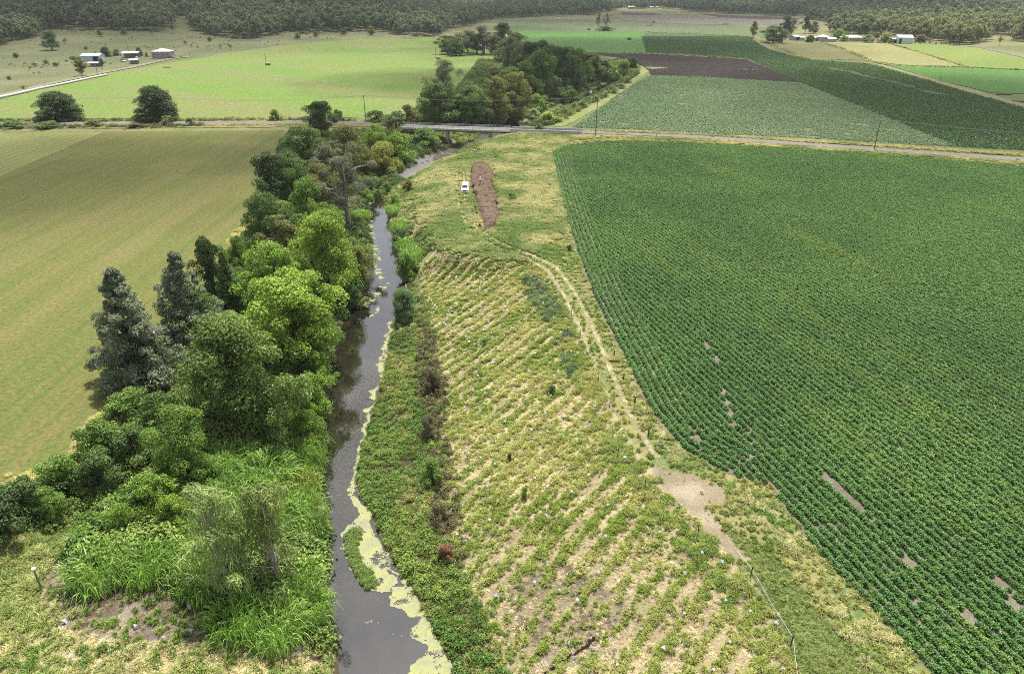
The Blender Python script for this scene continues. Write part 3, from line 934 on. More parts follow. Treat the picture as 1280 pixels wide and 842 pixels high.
strip("grass_lane", [(690, 158), (705, 152), (735, 136), (768, 115), (795, 97), (802, 90), (798, 84), (775, 75)], 3.6, 0.10,
      field_mat("lane_grass", (0.19, 0.215, 0.075), (0.235, 0.22, 0.105), (0.14, 0.19, 0.045), 0.08, 1.5, streak=0.2), "light mown grass lane curving round the blue green crop", "path", 0.5)
strip("side_track", [(640, 191), (655, 184), (672, 178), (690, 172.5), (715, 168.5)], 1.4, 0.10, M_DIRT, "short dirt side track leaving the road by the bridge", "path", 0.4, 1.0)

# wheel track along the top of the bank: two worn ruts
TRACK = [(575, 215), (577, 250), (590, 285), (622, 306), (660, 320), (690, 336), (711, 366), (735, 415), (757, 470), (776, 515), (795, 550), (814, 579)]
tw = line_px(TRACK)
Vs, Fs, o_ = [], [], 0
for side in (-0.95, 0.95):
    p2 = []
    for i, p in enumerate(tw):
        d = (tw[min(i + 1, len(tw) - 1)] - tw[max(i - 1, 0)]); d.z = 0; d.normalize()
        p2.append((p.x + d.y * side, p.y - d.x * side))
    V, F = ribbon("track", p2, 0.30 if side < 0 else 0.24, 0.05, None, 0.6, 0.25)
    Vs.append(V); Fs.append(F + o_); o_ += len(V)
m, nt, out = new_mat("track_dirt")
pos = wpos(nt)
c = mixc(nt, ramp(nt, noise_node(nt, pos, 2.0, 5), 0.3, 0.7), (0.33, 0.285, 0.19), (0.20, 0.195, 0.095))
b = pbsdf(nt, None, c, 0.9, 0.1, 0, noise_node(nt, pos, 8.0, 4), 0.4, 0.05)
tr = N(nt, "ShaderNodeBsdfTransparent"); mx = N(nt, "ShaderNodeMixShader")
nt.links.new(ramp(nt, noise_node(nt, pos, 0.45, 6, 0.75), 0.38, 0.56), mx.inputs[0])
nt.links.new(b.outputs[0], mx.inputs[2]); nt.links.new(tr.outputs[0], mx.inputs[1]); nt.links.new(mx.outputs[0], out.inputs[0])
tag(obj("track", mesh_np("track", np.vstack(Vs), np.vstack(Fs), [m], smooth=True)), "pale twin wheel track along the top of the planted bank", "track", kind="structure")

# ------------------------------------------------------------------ water
m, nt, out = new_mat("creek_water")
pos = wpos(nt)
murk = mixc(nt, ramp(nt, noise_node(nt, pos, 0.22, 5, 0.65), 0.4, 0.7), (0.008, 0.007, 0.005), (0.022, 0.019, 0.014))
bw = math_n(nt, "ADD", noise_node(nt, pos, 1.6, 3, 0.5), math_n(nt, "MULTIPLY", noise_node(nt, pos, 7.0, 2, 0.5), 0.15))
b = pbsdf(nt, out, murk, 0.04, 0.5, 0, bw, 0.018, 0.3)
b.inputs["IOR"].default_value = 2.0
yy = np.arange(16.0, 462.0, 1.5)
xa, xb = at_y(lw, yy) - 2.0, at_y(rw, yy) + 2.0
V = np.stack([np.c_[xa + (xb - xa) * t, yy, np.full(len(yy), WATER)] for t in (0, .5, 1)], 1)
idx = np.arange(len(yy) * 3).reshape(-1, 3)
F = np.stack([idx[:-1, :-1], idx[:-1, 1:], idx[1:, 1:], idx[1:, :-1]], -1).reshape(-1, 4)
tag(obj("creek_water", mesh_np("creek_water", V.reshape(-1, 3), F, [m])), "still brown grey creek reflecting trees and sky", "creek", kind="structure")

# floating algae: ragged mats of pale yellow green
ALG = [
    ([(572, 845), (558, 807), (535, 772), (521, 738), (506, 721), (491, 712), (486, 698), (478, 678), (469, 657), (458, 634), (446, 617), (441, 600), (437, 604), (440, 634), (452, 655), (463, 669), (456, 669), (449, 657), (440, 662),
      (431, 675), (432, 695), (442, 718), (463, 738), (489, 742), (494, 729), (480, 713), (488, 712), (497, 720), (503, 732), (489, 749), (488, 758), (506, 768), (521, 773), (514, 787), (524, 798), (537, 808), (526, 824), (500, 845)], 0.30),
    ([(437, 606), (437, 595), (443, 570), (459, 522), (470, 485), (475, 465), (477, 440), (485, 412), (493, 397), (500, 392), (498, 402), (489, 425), (484, 450), (480, 472), (465, 520), (450, 570), (446, 600)], 0.33),
    ([(455, 262), (462, 250), (470, 242), (466, 255), (462, 275), (470, 296), (476, 318), (474, 336), (480, 350), (472, 350), (466, 330), (460, 296)], 0.54),
    ([(440, 385), (462, 368), (490, 352), (486, 360), (470, 376), (452, 388)], 0.6),
    ([(500, 344), (505, 358), (510, 362), (503, 342)], 0.4), ([(455, 400), (475, 384), (480, 380), (470, 396)], 0.55), ([(505, 375), (497, 385), (493, 398), (500, 396)], 0.5)]
c_ = 0.11
ax0, ay0 = np.meshgrid(np.arange(-48, -2, c_), np.arange(36, 185, c_))
ax0, ay0 = ax0.ravel(), ay0.ravel()
apx, apy = proj(ax0, ay0, np.full(len(ax0), WATER))
wn = fbm(ax0, ay0, 1.6, 40, 4); wh = fbm(ax0, ay0, 0.9, 44, 4)
ampx = 11 * np.clip(60 / np.hypot(ax0, ay0), 0.25, 1)
keep = np.zeros(len(ax0), bool)
for pl, th in ALG:
    kk = inpoly(apx + (wn - .5) * 2 * ampx, apy + (wh - .5) * 2 * ampx * 0.6, pl) & (wh + RNG.normal(0, .07, len(wh)) > th * 1.02)
    kk |= inpoly(apx + (wn - .5) * 4 * ampx, apy + (wh - .5) * 3 * ampx, pl) & (wh + RNG.normal(0, .05, len(wh)) > th + .16)
    keep |= kk
# loose flecks on the near water
keep |= (inpoly(apx, apy, [(425, 842), (430, 760), (500, 770), (530, 842)]) & (fbm(ax0, ay0, 0.25, 50, 2) > 0.84) & (fbm(ax0, ay0, 5, 52, 2) > 0.5))
qx, qy = ax0[keep], ay0[keep]
h = c_ * 0.5
V = np.stack([np.c_[qx + sx * h, qy + sy * h, np.full(len(qx), WATER + 0.02)] for sx, sy in ((-1, -1), (1, -1), (1, 1), (-1, 1))], 1).reshape(-1, 3)
m, nt, out = new_mat("algae")
pos = wpos(nt)
f = noise_node(nt, pos, 0.5, 5, 0.7); f2 = noise_node(nt, pos, 3.5, 5, 0.75)
c = mixc(nt, ramp(nt, f, 0.38, 0.62), (0.285, 0.285, 0.115), (0.215, 0.225, 0.145))
c = mixc(nt, ramp(nt, f2, 0.52, 0.68), c, (0.17, 0.19, 0.10))
c = mixc(nt, ramp(nt, noise_node(nt, pos, 12.0, 2), 0.3, 0.75), c, mixc(nt, 1.0, c, (0.8, 0.82, 0.8), "MULTIPLY"))
pbsdf(nt, out, c, 0.85, 0.2, 0, f2, 0.6, 0.06)
tag(obj("algae", mesh_np("algae", V, np.arange(len(V)).reshape(-1, 4), [m])), "pale yellow green algae mats along the creek edge", "algae", kind="stuff")
# ------------------------------------------------------------------ single trees and shrubs
LIME, BRIGHT, MID, DARK, DEEP = (0.115, 0.165, 0.026), (0.100, 0.155, 0.026), (0.078, 0.125, 0.026), (0.055, 0.088, 0.024), (0.032, 0.054, 0.019)
OLIVE, SILVER, GREY, YEL, PALEG, CANE = (0.085, 0.092, 0.032), (0.098, 0.115, 0.082), (0.085, 0.09, 0.066), (0.165, 0.175, 0.04), (0.14, 0.175, 0.085), (0.105, 0.175, 0.04)
T_BROAD, T_GUM, T_SHRUB, T_CANE = "broadleaf_tree", "gum_tree", "shrub", "cane_clump"


def plant(kind, px, base, top, width, col, label, name=None, cat=None, group=None, hgt=None, sink=0.0, pos=None):
    """put one plant where the photo shows it: foot at (px, base), crown reaching up to row `top`, `width` pixels wide"""
    b = pos if pos is not None else P(px, base)
    c, t, w0, h0 = PROTO[kind]
    hm = hgt or max(0.6, top_z(b, top) - b.z)
    wm = width / ppm(b)
    if name is None:
        name = T_SHRUB if kind == "dense0" and hgt is None and abs(px - 507) < 1 else T_CANE if kind.startswith("cane") else T_SHRUB if kind.startswith("shrub") else T_GUM if kind.startswith("gum") else \
            "creek_oak" if kind.startswith("wisp") else "silky_oak" if kind.startswith("cone") else T_BROAD
    if cat is None: cat = "cane grass" if name == T_CANE else "shrub" if name == T_SHRUB else "tree"
    r = empty(name, (b.x, b.y, b.z - sink), random.random() * 6.28, (wm / w0, wm / w0, hm / h0))
    tag(r, label, cat, group, "thing")
    if t is not None: obj("stem" if name == T_SHRUB else "trunk", t, r)
    o = obj("foliage" if name in (T_SHRUB, T_CANE) else "crown", c, r)
    j = LEAF_K * (1 + (random.random() - .5) * 0.12)
    o.color = (col[0] * j, col[1] * j, col[2] * j, 1)
    return r


# ---- left bank, from the bridge towards the camera
LB = [
    ("tall0", 402, 172, 126, 38, DARK, "dark tree with a knobbly double crown rising just below the left road"),
    ("round0", 384, 222, 158, 62, DARK, "dark rounded tree at the paddock corner under the left road"),
    ("round2", 440, 212, 157, 58, OLIVE, "olive green tree beside the lime thicket near the left bridge end"),
    ("gum1", 418, 238, 176, 54, GREY, "dull grey green tree in the shaded middle of the creek belt"),
    ("tall1", 342, 258, 190, 48, DEEP, "nearly black green tree overhanging the paddock edge half way up the belt"),
    ("round1", 372, 256, 198, 50, DARK, "dark green tree just behind the nearly black one"),
    ("round1", 402, 268, 205, 50, OLIVE, "small olive crown wedged left of the forked gum"),
    ("round2", 392, 300, 222, 62, MID, "mid green round tree in front of the forked gum"),
    ("gum0", 436, 282, 196, 74, GREY, "tall open gum with forked pale trunks beside the upper pool"),
    ("round0", 338, 315, 240, 54, DARK, "dark tree with yellow green tips at the narrow end of the paddock"),
    ("tall1", 358, 335, 268, 50, OLIVE, "dull olive tree behind the lime tree"),
    ("round1", 413, 368, 263, 88, LIME, "lime green spreading tree with a bare grey trunk above the pool"),
    ("tall0", 272, 385, 296, 34, DEEP, "thin dark tree between the silvery tree and the yellow green domes"),
    ("cone1", 292, 395, 312, 42, DARK, "narrow dark green tree right of the second silvery tree"),
    ("round2", 350, 400, 305, 92, BRIGHT, "yellow green dome topping the middle of the belt"),
    ("round0", 372, 448, 340, 118, LIME, "broad bright green tree leaning over the dark pool"),
    ("round1", 395, 452, 385, 66, BRIGHT, "low bright green crown at the water below the broad bright tree"),
    ("cone0", 243, 436, 312, 84, SILVER, "silver leaved tree with white tips, second from the paddock corner"),
    ("shrub1", 248, 432, 365, 70, DARK, "dark bushy skirt round the foot of the white tipped silver tree"),
    ("cone0", 177, 478, 332, 108, SILVER, "grey silver cone shaped tree standing at the paddock edge"),
    ("shrub2", 200, 478, 425, 58, DARK, "dark green bush at the right foot of the grey silver tree"),
    ("dome1", 305, 540, 396, 146, (0.074, 0.106, 0.028), "largest green domed tree in front of the silvery pair"),
    ("round1", 236, 596, 510, 76, MID, "small flat topped tree with a dark hollow under it, left of the tall grass"),
]
for row in LB: plant(*row)

# ---- thickets, shrubs and bushes of the left bank
SH = [
    ("shrub0", 470, 190, 156, 46, LIME, "lime thicket on the left creek bank just below the bridge"),
    ("shrub1", 500, 205, 168, 48, BRIGHT, "bright thicket sloping towards the gravel bar"),
    ("shrub2", 478, 216, 178, 52, YEL, "yellowish thicket between gum and gravel bar"),
    ("shrub3", 530, 180, 160, 40, MID, "green thicket under the left end of the bridge"),
    ("shrub0", 495, 160, 140, 46, DARK, "dark thicket at the left approach of the bridge"),
    ("shrub1", 460, 247, 222, 40, DARK, "dark bush behind the gravel neck of the creek"),
    ("shrub2", 455, 258, 235, 28, CANE, "bright reed bush at the narrow neck of the creek"),
    ("shrub3", 300, 330, 296, 30, MID, "leafy bush at the pointed tip of pale grass beside the paddock"),
    ("shrub0", 314, 352, 318, 36, BRIGHT, "fresh green bush below the dark tree with yellow tips"),
    ("shrub1", 262, 408, 372, 46, DARK, "dark bush hugging the paddock edge under the thin dark tree"),
    ("shrub2", 450, 350, 310, 40, OLIVE, "brownish bush beside the bare trunk of the lime tree"),
    ("shrub3", 440, 384, 356, 34, DARK, "dark bush on the muddy flat left of the stream riffle"),
    ("shrub0", 400, 480, 440, 48, BRIGHT, "bright bush overhanging the water below the broad bright tree"),
    ("shrub1", 392, 520, 470, 56, BRIGHT, "light green bush on the water's edge beside the domed tree"),
    ("shrub2", 388, 560, 515, 50, MID, "green bush leaning over the creek opposite the algae strip"),
    ("shrub0", 168, 522, 486, 64, MID, "flat green bush on the paddock edge below the grey silver tree"),
    ("shrub1", 205, 545, 495, 66, DARK, "dark vine bush between paddock edge and domed tree"),
    ("shrub3", 128, 575, 530, 66, MID, "tangled bush on the outer bank where the paddock curves"),
    ("shrub2", 172, 578, 535, 70, DARK, "dark tangled bush behind the small flat topped tree"),
    ("shrub0", 88, 615, 570, 72, MID, "green olive scrub bush below the bend of the paddock edge"),
    ("shrub1", 132, 612, 568, 66, (0.052,0.08,0.025), "dark scrub bush right of the olive one"),
    ("shrub2", 38, 645, 600, 78, (0.052,0.08,0.025), "dark scrub bush under the pale grass corner of the paddock"),
    ("shrub3", 0, 668, 618, 76, DEEP, "darkest scrub bush at the left picture edge"),
    ("shrub0", 66, 652, 612, 54, MID, "green scrub bush right of the dark ones at the left edge"),
    ("shrub1", 190, 640, 596, 62, BRIGHT, "pale green rounded bush on the bank left of the tall grass"),
    ("shrub2", 220, 660, 622, 50, LIME, "small lime bush in front of the pale green rounded one"),
    ("shrub3", 246, 642, 608, 44, PALEG, "pale leaved bush with big soft leaves beside the tall grass"),
    ("shrub0", 160, 668, 630, 54, BRIGHT, "bright low bush above the leaning cane clump"),
    ("shrub1", 265, 605, 575, 46, MID, "mid green bush behind the feathery creek oaks"),
]
for row in SH: plant(*row)
CANE_B = (0.14, 0.205, 0.065)
CG = [
    ("cane0", 128, 722, 664, 87, (0.12, 0.185, 0.05), "large pale cane grass clump above the bare mulch patch"),
    ("cane1", 182, 716, 667, 76, CANE, "cane grass clump right of the large pale one"),
    ("cane2", 258, 738, 685, 74, CANE, "cane grass clump left of the feathery creek oak trunk"),
    ("cane0", 300, 785, 729, 79, CANE, "dark based cane grass clump beside the bare soil corner"),
    ("cane1", 345, 795, 736, 87, (0.12, 0.185, 0.05), "broad cane grass clump at the water's edge, closest to the camera"),
    ("cane2", 388, 772, 718, 66, (0.12, 0.185, 0.05), "silvery cane grass clump hanging over the creek"),
    ("cane0", 378, 735, 687, 57, CANE, "cane grass clump right behind the silvery one over the creek"),
    ("cane1", 222, 714, 670, 62, (0.11, 0.155, 0.05), "fine green cane clump between the pale ones"),
    ("cane2", 285, 585, 541, 74, CANE, "cane grass clump under the front of the domed tree"),
    ("cane0", 330, 600, 548, 79, (0.12, 0.185, 0.05), "tall sunlit cane clump right of the small flat topped tree"),
    ("cane1", 372, 618, 571, 62, (0.135, 0.165, 0.04), "yellowing cane clump above the creek"),
    ("cane2", 300, 640, 588, 79, CANE, "cane clump in the centre of the tall grass"),
    ("cane0", 345, 655, 603, 77, CANE, "cane clump behind the right feathery creek oak"),
    ("cane1", 388, 668, 623, 51, (0.10, 0.14, 0.04), "dull cane clump on the creek edge by the right creek oak"),
    ("cane2", 268, 612, 567, 57, (0.12, 0.185, 0.05), "pale cane clump in the dark hollow's edge"),
    ("cane0", 372, 560, 516, 57, (0.135, 0.165, 0.04), "yellow plumed cane clump below the domed tree"),
    ("cane1", 350, 545, 502, 57, CANE, "narrow cane clump against the domed tree"),
    ("cane2", 452, 274, 254, 26, CANE, "small reed clump on the left rim of the upper pool"),
]
for row in CG: plant(*row)
for i in range(20):
    for _ in range(50):
        px, py = random.uniform(215, 402), random.uniform(560, 790)
        if inpoly(px, py, [(245, 560), (300, 540), (385, 545), (400, 600), (398, 700), (402, 770), (330, 790), (285, 775), (240, 725), (200, 700), (235, 660), (290, 640), (260, 600)]): break
    plant("cane%d" % (i % 3), px, py, py - random.uniform(34, 52), random.uniform(34, 56), random.choice((CANE, (0.085, 0.135, 0.03), (0.09, 0.15, 0.035), (0.12, 0.185, 0.05))), "cane grass clump in the dense green stand beside the creek", group="cane grass stand beside the creek")
plant("wisp0", 292, 752, 612, 96, (0.105, 0.14, 0.045), "feathery olive creek oak rising from the cane grass, left one of two")
plant("wisp1", 352, 738, 606, 92, (0.09, 0.12, 0.035), "feathery creek oak with several pale slanting stems above the water")

# ---- right bank
RB = [
    ("dense0", 507, 399, 360, 36, (0.09, 0.135, 0.06), "round pale green willow bush standing in the water by the riffle"),
    ("cane1", 516, 332, 288, 34, CANE_B, "sunlit reed clump on the right bank, nearest of the pool side clumps"),
    ("cane0", 512, 314, 284, 36, CANE, "reed clump half way along the right side of the upper pool"),
    ("cane1", 494, 268, 244, 26, CANE_B, "pale reed clump beside the head of the upper pool, uppermost one"),
    ("cane2", 502, 292, 258, 32, CANE_B, "tall pale reed clump near the head of the upper pool"),
    ("shrub1", 508, 348, 318, 30, MID, "green bush at the lower end of the upper pool"),
    ("shrub2", 502, 306, 286, 28, DARK, "dark bush between two reed clumps by the upper pool"),
    ("shrub3", 494, 262, 244, 20, BRIGHT, "small bright bush at the head of the upper pool"),
    ("shrub0", 484, 244, 229, 14, MID, "tiny green bush in the neck of the creek"),
    ("shrub1", 512, 240, 226, 16, OLIVE, "low olive bush on the grassy bank above the gravel"),
    ("shrub0", 637, 577, 567, 10, DEEP, "small dark bush alone among the straw rows, upper one"),
    ("shrub1", 656, 622, 610, 10, MID, "small green bush alone among the straw rows, lower one"),
    ("shrub2", 606, 432, 424, 10, MID, "tiny bush among the upper straw rows"),
    ("shrub3", 690, 492, 482, 12, DARK, "small dark bush near the right end of a straw row"),
    ("shrub1", 540, 600, 575, 34, MID, "green bush on the brushy strip below the straw rows"),
    ("shrub2", 536, 545, 520, 30, (0.09, 0.08, 0.05), "brown twiggy bush on the weedy flat"),
    ("shrub3", 540, 490, 462, 34, (0.085, 0.08, 0.045), "dead brown bush at the top of the brushy strip"),
    ("shrub0", 548, 655, 630, 34, (0.095, 0.08, 0.05), "rusty twiggy bush at the lower end of the brushy strip"),
    ("shrub1", 560, 700, 682, 26, (0.13, 0.075, 0.045), "reddish dry bush by the last straw rows"),
    ("shrub0", 712, 314, 306, 9, DEEP, "small dark bush in the dry grass near the crop"),
    ("shrub2", 640, 250, 241, 14, MID, "green bush right of the mulch heap"),
]
for row in RB: plant(*row)

# ---- both sides of the road and beyond it on the left
RD = [
    ("dense0", 75, 151, 114.5, 56, DEEP, "round dark tree on the left road verge, farther left of two"),
    ("dense0", 197, 151.5, 107.5, 53, DEEP, "round dark tree beside a leaning power pole on the left road"),
    ("shrub0", 345, 151, 137, 20, MID, "upright green bush on the verge between round trees and creek belt"),
    ("shrub1", 211, 156, 145, 20, OLIVE, "olive bush at the foot of the round tree with the power pole"),
    ("shrub2", 238, 157, 148, 12, DARK, "small dark bush on the verge right of the round tree"),
    ("shrub3", 103, 152, 145, 12, DARK, "dark bush at the foot of the farther left round tree"),
    ("shrub0", 422, 151, 137, 18, OLIVE, "loose olive bush on the verge behind the knobbly tree"),
    ("shrub1", 120, 158, 150, 26, OLIVE, "low scrub along the paddock side of the left road"),
    ("shrub2", 60, 160, 152, 40, DARK, "dark scrub along the paddock side of the left road, wide one"),
    ("shrub3", 15, 159, 151, 40, DARK, "dark scrub by the left road at the picture edge"),
    ("shrub0", 170, 160, 154, 28, OLIVE, "low scrub by the road below the round tree"),
    ("shrub1", 510, 155, 132, 26, OLIVE, "sparse bush left of the dark trees behind the bridge"),
    ("shrub2", 470, 152, 138, 30, MID, "green bushes on the verge beside the power pole"),
]
for row in RD: plant(*row)

# ---- belt behind the bridge
BB = [
    ("round0", 548, 158, 103, 60, DARK, "dark domed tree behind the left half of the bridge"),
    ("gum0", 556, 152, 74, 62, (0.10, 0.105, 0.065), "tall pale limbed gum rising out of the trees behind the bridge"),
    ("round1", 590, 159, 107, 54, DARK, "dark tree with olive top behind the middle of the bridge"),
    ("round2", 618, 158, 96, 52, (0.095, 0.10, 0.03), "olive topped tree behind the bridge, middle of three"),
    ("round0", 644, 156, 90, 48, (0.10, 0.105, 0.035), "olive topped tree behind the bridge, right of three"),
    ("round2", 655, 128, 76, 44, DARK, "dark tree overlooking the bend behind the bridge"),
    ("gum1", 618, 112, 84, 26, OLIVE, "thin olive gum at the edge of the bright pasture"),
    ("round1", 676, 126, 62, 44, DARK, "dark tall crown right of the bend, front row"),
    ("round0", 700, 118, 58, 44, DEEP, "black green crown in the belt left of the ploughed field"),
    ("tall0", 662, 105, 52, 36, DEEP, "narrow dark crown behind the olive topped trees"),
    ("round2", 722, 108, 60, 36, MID, "mid green crown above the white water"),
    ("tall1", 742, 104, 68, 30, OLIVE, "brownish crown right of the white water bend"),
    ("round1", 640, 90, 46, 32, GREY, "grey bushy crown at the point of the bright pasture"),
    ("round0", 560, 68, 44, 34, DARK, "dark clump tree on the far edge of the pasture, left end"),
    ("round1", 585, 66, 38, 36, GREY, "grey green tree on the far edge of the pasture"),
    ("gum0", 604, 68, 32, 42, GREY, "grey gum on the far edge of the pasture, tallest there"),
    ("round2", 618, 68, 44, 30, DARK, "dark rounded tree at the right end of the far pasture edge"),
    ("tall0", 628, 60, 28, 26, DARK, "dark tree beside the vivid green field"),
    ("shrub0", 575, 70, 56, 34, MID, "low green bush under the grey far edge trees"),
    ("shrub2", 690, 122, 96, 48, (0.085, 0.12, 0.06), "grey green thicket on the near side of the white water"),
    ("shrub3", 672, 140, 118, 40, BRIGHT, "bright thicket beside the grey green one"),
    ("shrub0", 714, 132, 112, 34, MID, "green thicket left of the willow bushes"),
    ("shrub1", 765, 102, 82, 28, BRIGHT, "bright bush right of the white water"),
    ("shrub2", 780, 96, 76, 30, MID, "green bush on the lane side of the white water"),
    ("shrub3", 790, 88, 72, 20, DEEP, "dark bush at the tip of the grass lane"),
    ("shrub1", 752, 92, 76, 26, DARK, "dark bush beyond the white water"),
]
for k_, px, b_, t_, w_, co_, lb_ in BB: plant(k_, px, b_, t_, w_ * 0.88, co_, lb_)
for px, b_, t_, w_ in ((570, 157, 118, 40), (602, 158, 112, 42), (632, 150, 100, 40), (640, 132, 84, 38), (668, 118, 66, 36), (686, 112, 56, 36), (708, 106, 58, 34), (715, 116, 70, 32), (732, 100, 66, 28), (752, 98, 74, 26), (655, 96, 52, 30), (676, 98, 50, 30), (630, 80, 50, 26), (596, 68, 42, 28), (570, 70, 46, 26), (646, 72, 40, 24)):
    plant(random.choice(("round0", "round1", "round2", "tall0")), px, b_, t_, w_, random.choice((DARK, DARK, (0.065, 0.085, 0.03), (0.05, 0.075, 0.028))), "dark tree packed into the belt behind the bridge", group="dark trees packed behind the bridge")
for px, b_, t_, w_ in ((345, 290, 250, 46), (380, 310, 268, 46), (330, 345, 318, 40), (318, 390, 350, 56), (288, 430, 392, 56), (365, 230, 190, 46), (425, 210, 178, 44), (405, 330, 296, 40), (268, 470, 432, 52)):
    plant(random.choice(("round0", "round1", "round2")), px, b_, t_, w_, random.choice((DARK, MID, MID, (0.075, 0.11, 0.03))), "mid green tree packed into the creek belt beside the paddock", group="mid green trees packed into the creek belt")
for px, b_, t_, w_ in ((658, 160, 151, 17), (646, 154, 138, 18), (666, 148, 136, 20), (705, 145, 132, 13), (718, 138, 128, 12), (728, 135, 125, 13), (745, 127, 119, 12), (756, 122, 114, 12), (768, 117, 109, 12), (776, 111, 104, 12), (784, 104, 96, 12)):
    plant("shrub%d" % random.randrange(4), px, b_, t_, w_, (0.14, 0.175, 0.09), "pale rounded willow bush in the line along the grass lane", group="pale willow bushes along the grass lane")
plant("shrub0", 686, 152, 140, 30, (0.17, 0.20, 0.03), "yellow green bush beside the willow bushes near the bridge end")
plant("shrub3", 674, 163, 155, 14, DARK, "dark bush behind the bridge parapet")

# ---- far single trees
FT = [
    ("round1", 66, 63, 38, 22, DARK, "lone dark tree on the left hillside above the homestead"),
    ("dense0", 133, 71, 58.5, 14, DEEP, "dark round tree behind the blue shed"),
    ("shrub2", 146, 70, 62, 13, DARK, "dark bush beside the round tree behind the blue shed"),
    ("tall0", 103, 95, 71, 15, OLIVE, "olive tree between the lane and the low white roof"),
    ("tall1", 128, 83, 73, 8, DARK, "small dark tree right of the low white roof"),
    ("dense0", 175, 70, 59, 9, DARK, "dark tree between the open shed and the grey house"),
    ("shrub0", 184, 71, 66, 7, OLIVE, "small bush left of the grey house"),
    ("gum1", 216, 42, 30, 8, OLIVE, "slim lone tree in the clearing of the left hillside"),
    ("gum0", 748, 38, 16, 8, GREY, "slender far gum beside the vivid field, left of a pair"),
    ("gum0", 758, 38, 17, 9, GREY, "slender far gum beside the vivid field, right of a pair"),
    ("shrub3", 756, 39, 33, 20, DEEP, "dark scrub at the foot of the slender far gums"),
    ("tall0", 941, 48, 26, 11, (0.14, 0.14, 0.05), "pale yellow green tree at the end of the far hedge line"),
    ("round0", 966, 54, 32, 32, DARK, "dark broad tree at the left end of the far farm"),
    ("round1", 982, 46, 20, 22, DEEP, "tall black green tree behind the far farm"),
    ("tall1", 1006, 42, 19, 12, DEEP, "tall narrow dark tree behind the far farm"),
    ("round2", 1016, 42, 27, 14, DEEP, "dark rounded tree right of the narrow one behind the far farm"),
    ("dense0", 1012, 53, 44, 12, DARK, "round dark tree in front of the grey farm sheds"),
    ("round0", 1046, 50, 36, 16, BRIGHT, "bright green garden tree beside the white farm house"),
    ("round1", 1054, 53, 44, 12, LIME, "lime garden bush tree between farm houses"),
    ("round2", 1085, 53, 43, 18, MID, "olive garden tree right of the long farm house"),
    ("round0", 1106, 54, 42, 16, BRIGHT, "bright garden tree left of the big shed"),
    ("round1", 1095, 49, 40, 10, OLIVE, "small olive tree behind the garden trees"),
    ("dense0", 1150, 53, 43, 14, OLIVE, "olive tree right of the big shed"),
    ("tall1", 1082, 44, 27, 14, DARK, "tall dark tree above the farm roofs"),
    ("gum1", 1249, 57, 45.5, 7, OLIVE, "lone young tree on the tan slope at the right"),
]
for row in FT: plant(*row)
for px, b_, t_, w_ in ((82, 55, 48, 7), (125, 46, 38, 8), (20, 72, 66, 8), (44, 84, 79, 9), (70, 83, 78, 8), (92, 75, 70, 9), (30, 112, 107, 8), (12, 100, 95, 7), (155, 44, 36, 9), (190, 44, 37, 8), (232, 56, 51, 6), (262, 52, 46, 6), (288, 60, 56, 6), (58, 80, 75, 8), (108, 62, 58, 6), (395, 46, 39, 8), (372, 49, 42, 9), (430, 44, 35, 10), (465, 44, 33, 11)):
    plant(random.choice(("round0", "round1", "gum0", "tall1")), px, b_, t_, w_, random.choice((OLIVE, DARK, (0.07, 0.09, 0.035))), "small scattered tree on the dull hillside pasture left of the bright green pasture", group="scattered trees on the left hillside")

# ---- woodland: far masses, with the trees along its front edge as single trees
lib("woodland", [])


def far_tree_mesh(i):
    bl = ell_blobs(16, 3.4, 3.2, 9.4, 1.35, lump=0.6, power=0.5, seed=60 + i)
    Vs = []
    vv = []
    for (bx, by, bz, br) in bl:
        n = 64; d = rdir(n); d[:, 2] = np.where(d[:, 2] < -0.3, -d[:, 2], d[:, 2])
        c = np.array([bx, by, bz]) + d * br * (0.5 + 0.5 * RNG.random(n))[:, None]
        L = 0.82 * (0.7 + 0.6 * RNG.random(n))
        v_, _ = leaves(c, d * 0.7 + rdir(n) * 0.5 + np.array([0, 0, 0.3]), L, L * 0.7, 0.15)
        Vs.append(v_); vv.append(np.repeat(np.clip(.5 * random.random() + .5 * RNG.random(n), 0, 1), 4))
    V = np.vstack(Vs); n = len(V) // 4
    tr = []
    for ax in (0, 1):
        for sx in (-1, 1):
            pass
    a = [(0.16 * math.cos(q), 0.16 * math.sin(q)) for q in (0, 2.1, 4.2)]
    T = []; FT_ = []
    for j in range(3):
        (x0, y0), (x1, y1) = a[j], a[(j + 1) % 3]
        T += [(x0, y0, -1), (x1, y1, -1), (x1 * .6, y1 * .6, 6), (x0 * .6, y0 * .6, 6)]
    V2 = np.vstack([V, np.array(T)])
    F = np.arange(len(V2)).reshape(-1, 4)
    return V2, F, np.r_[np.concatenate(vv), np.full(12, .5)], np.r_[np.zeros(n, int), np.ones(3, int)]


FARM = []
for i in range(5):
    V, F, v_, mi = far_tree_mesh(i)
    LIB["woodland"].objects.link(bpy.data.objects.new("woodland_%02d" % i, mesh_np("woodland_tree", V, F, [M_PT, M_PALEBARK], v_, midx=mi)))
    FARM.append(mesh_np("edge_tree", V, F, [M_LEAF, M_PALEBARK], v_, midx=mi))
Z_WOOD = [(-400, 95), (0, 57), (45, 46), (62, 37), (120, 38), (200, 39.5), (212, 33), (217, 23), (232, 21), (240, 38), (262, 45), (310, 49), (350, 44), (420, 39), (470, 38.5),
          (510, 45), (545, 47), (560, 38), (620, 24), (640, 22), (735, 20), (770, 13), (775, 11), (840, 12), (870, 15), (960, 19), (1000, 22), (1038, 29), (1040, 44), (1080, 44), (1120, 46), (1150, 51),
          (1180, 54), (1205, 57), (1228, 56), (1232, 45), (1262, 44), (1270, 52), (1300, 52), (1700, 60), (1700, -60), (-400, -60)]
n = 150000
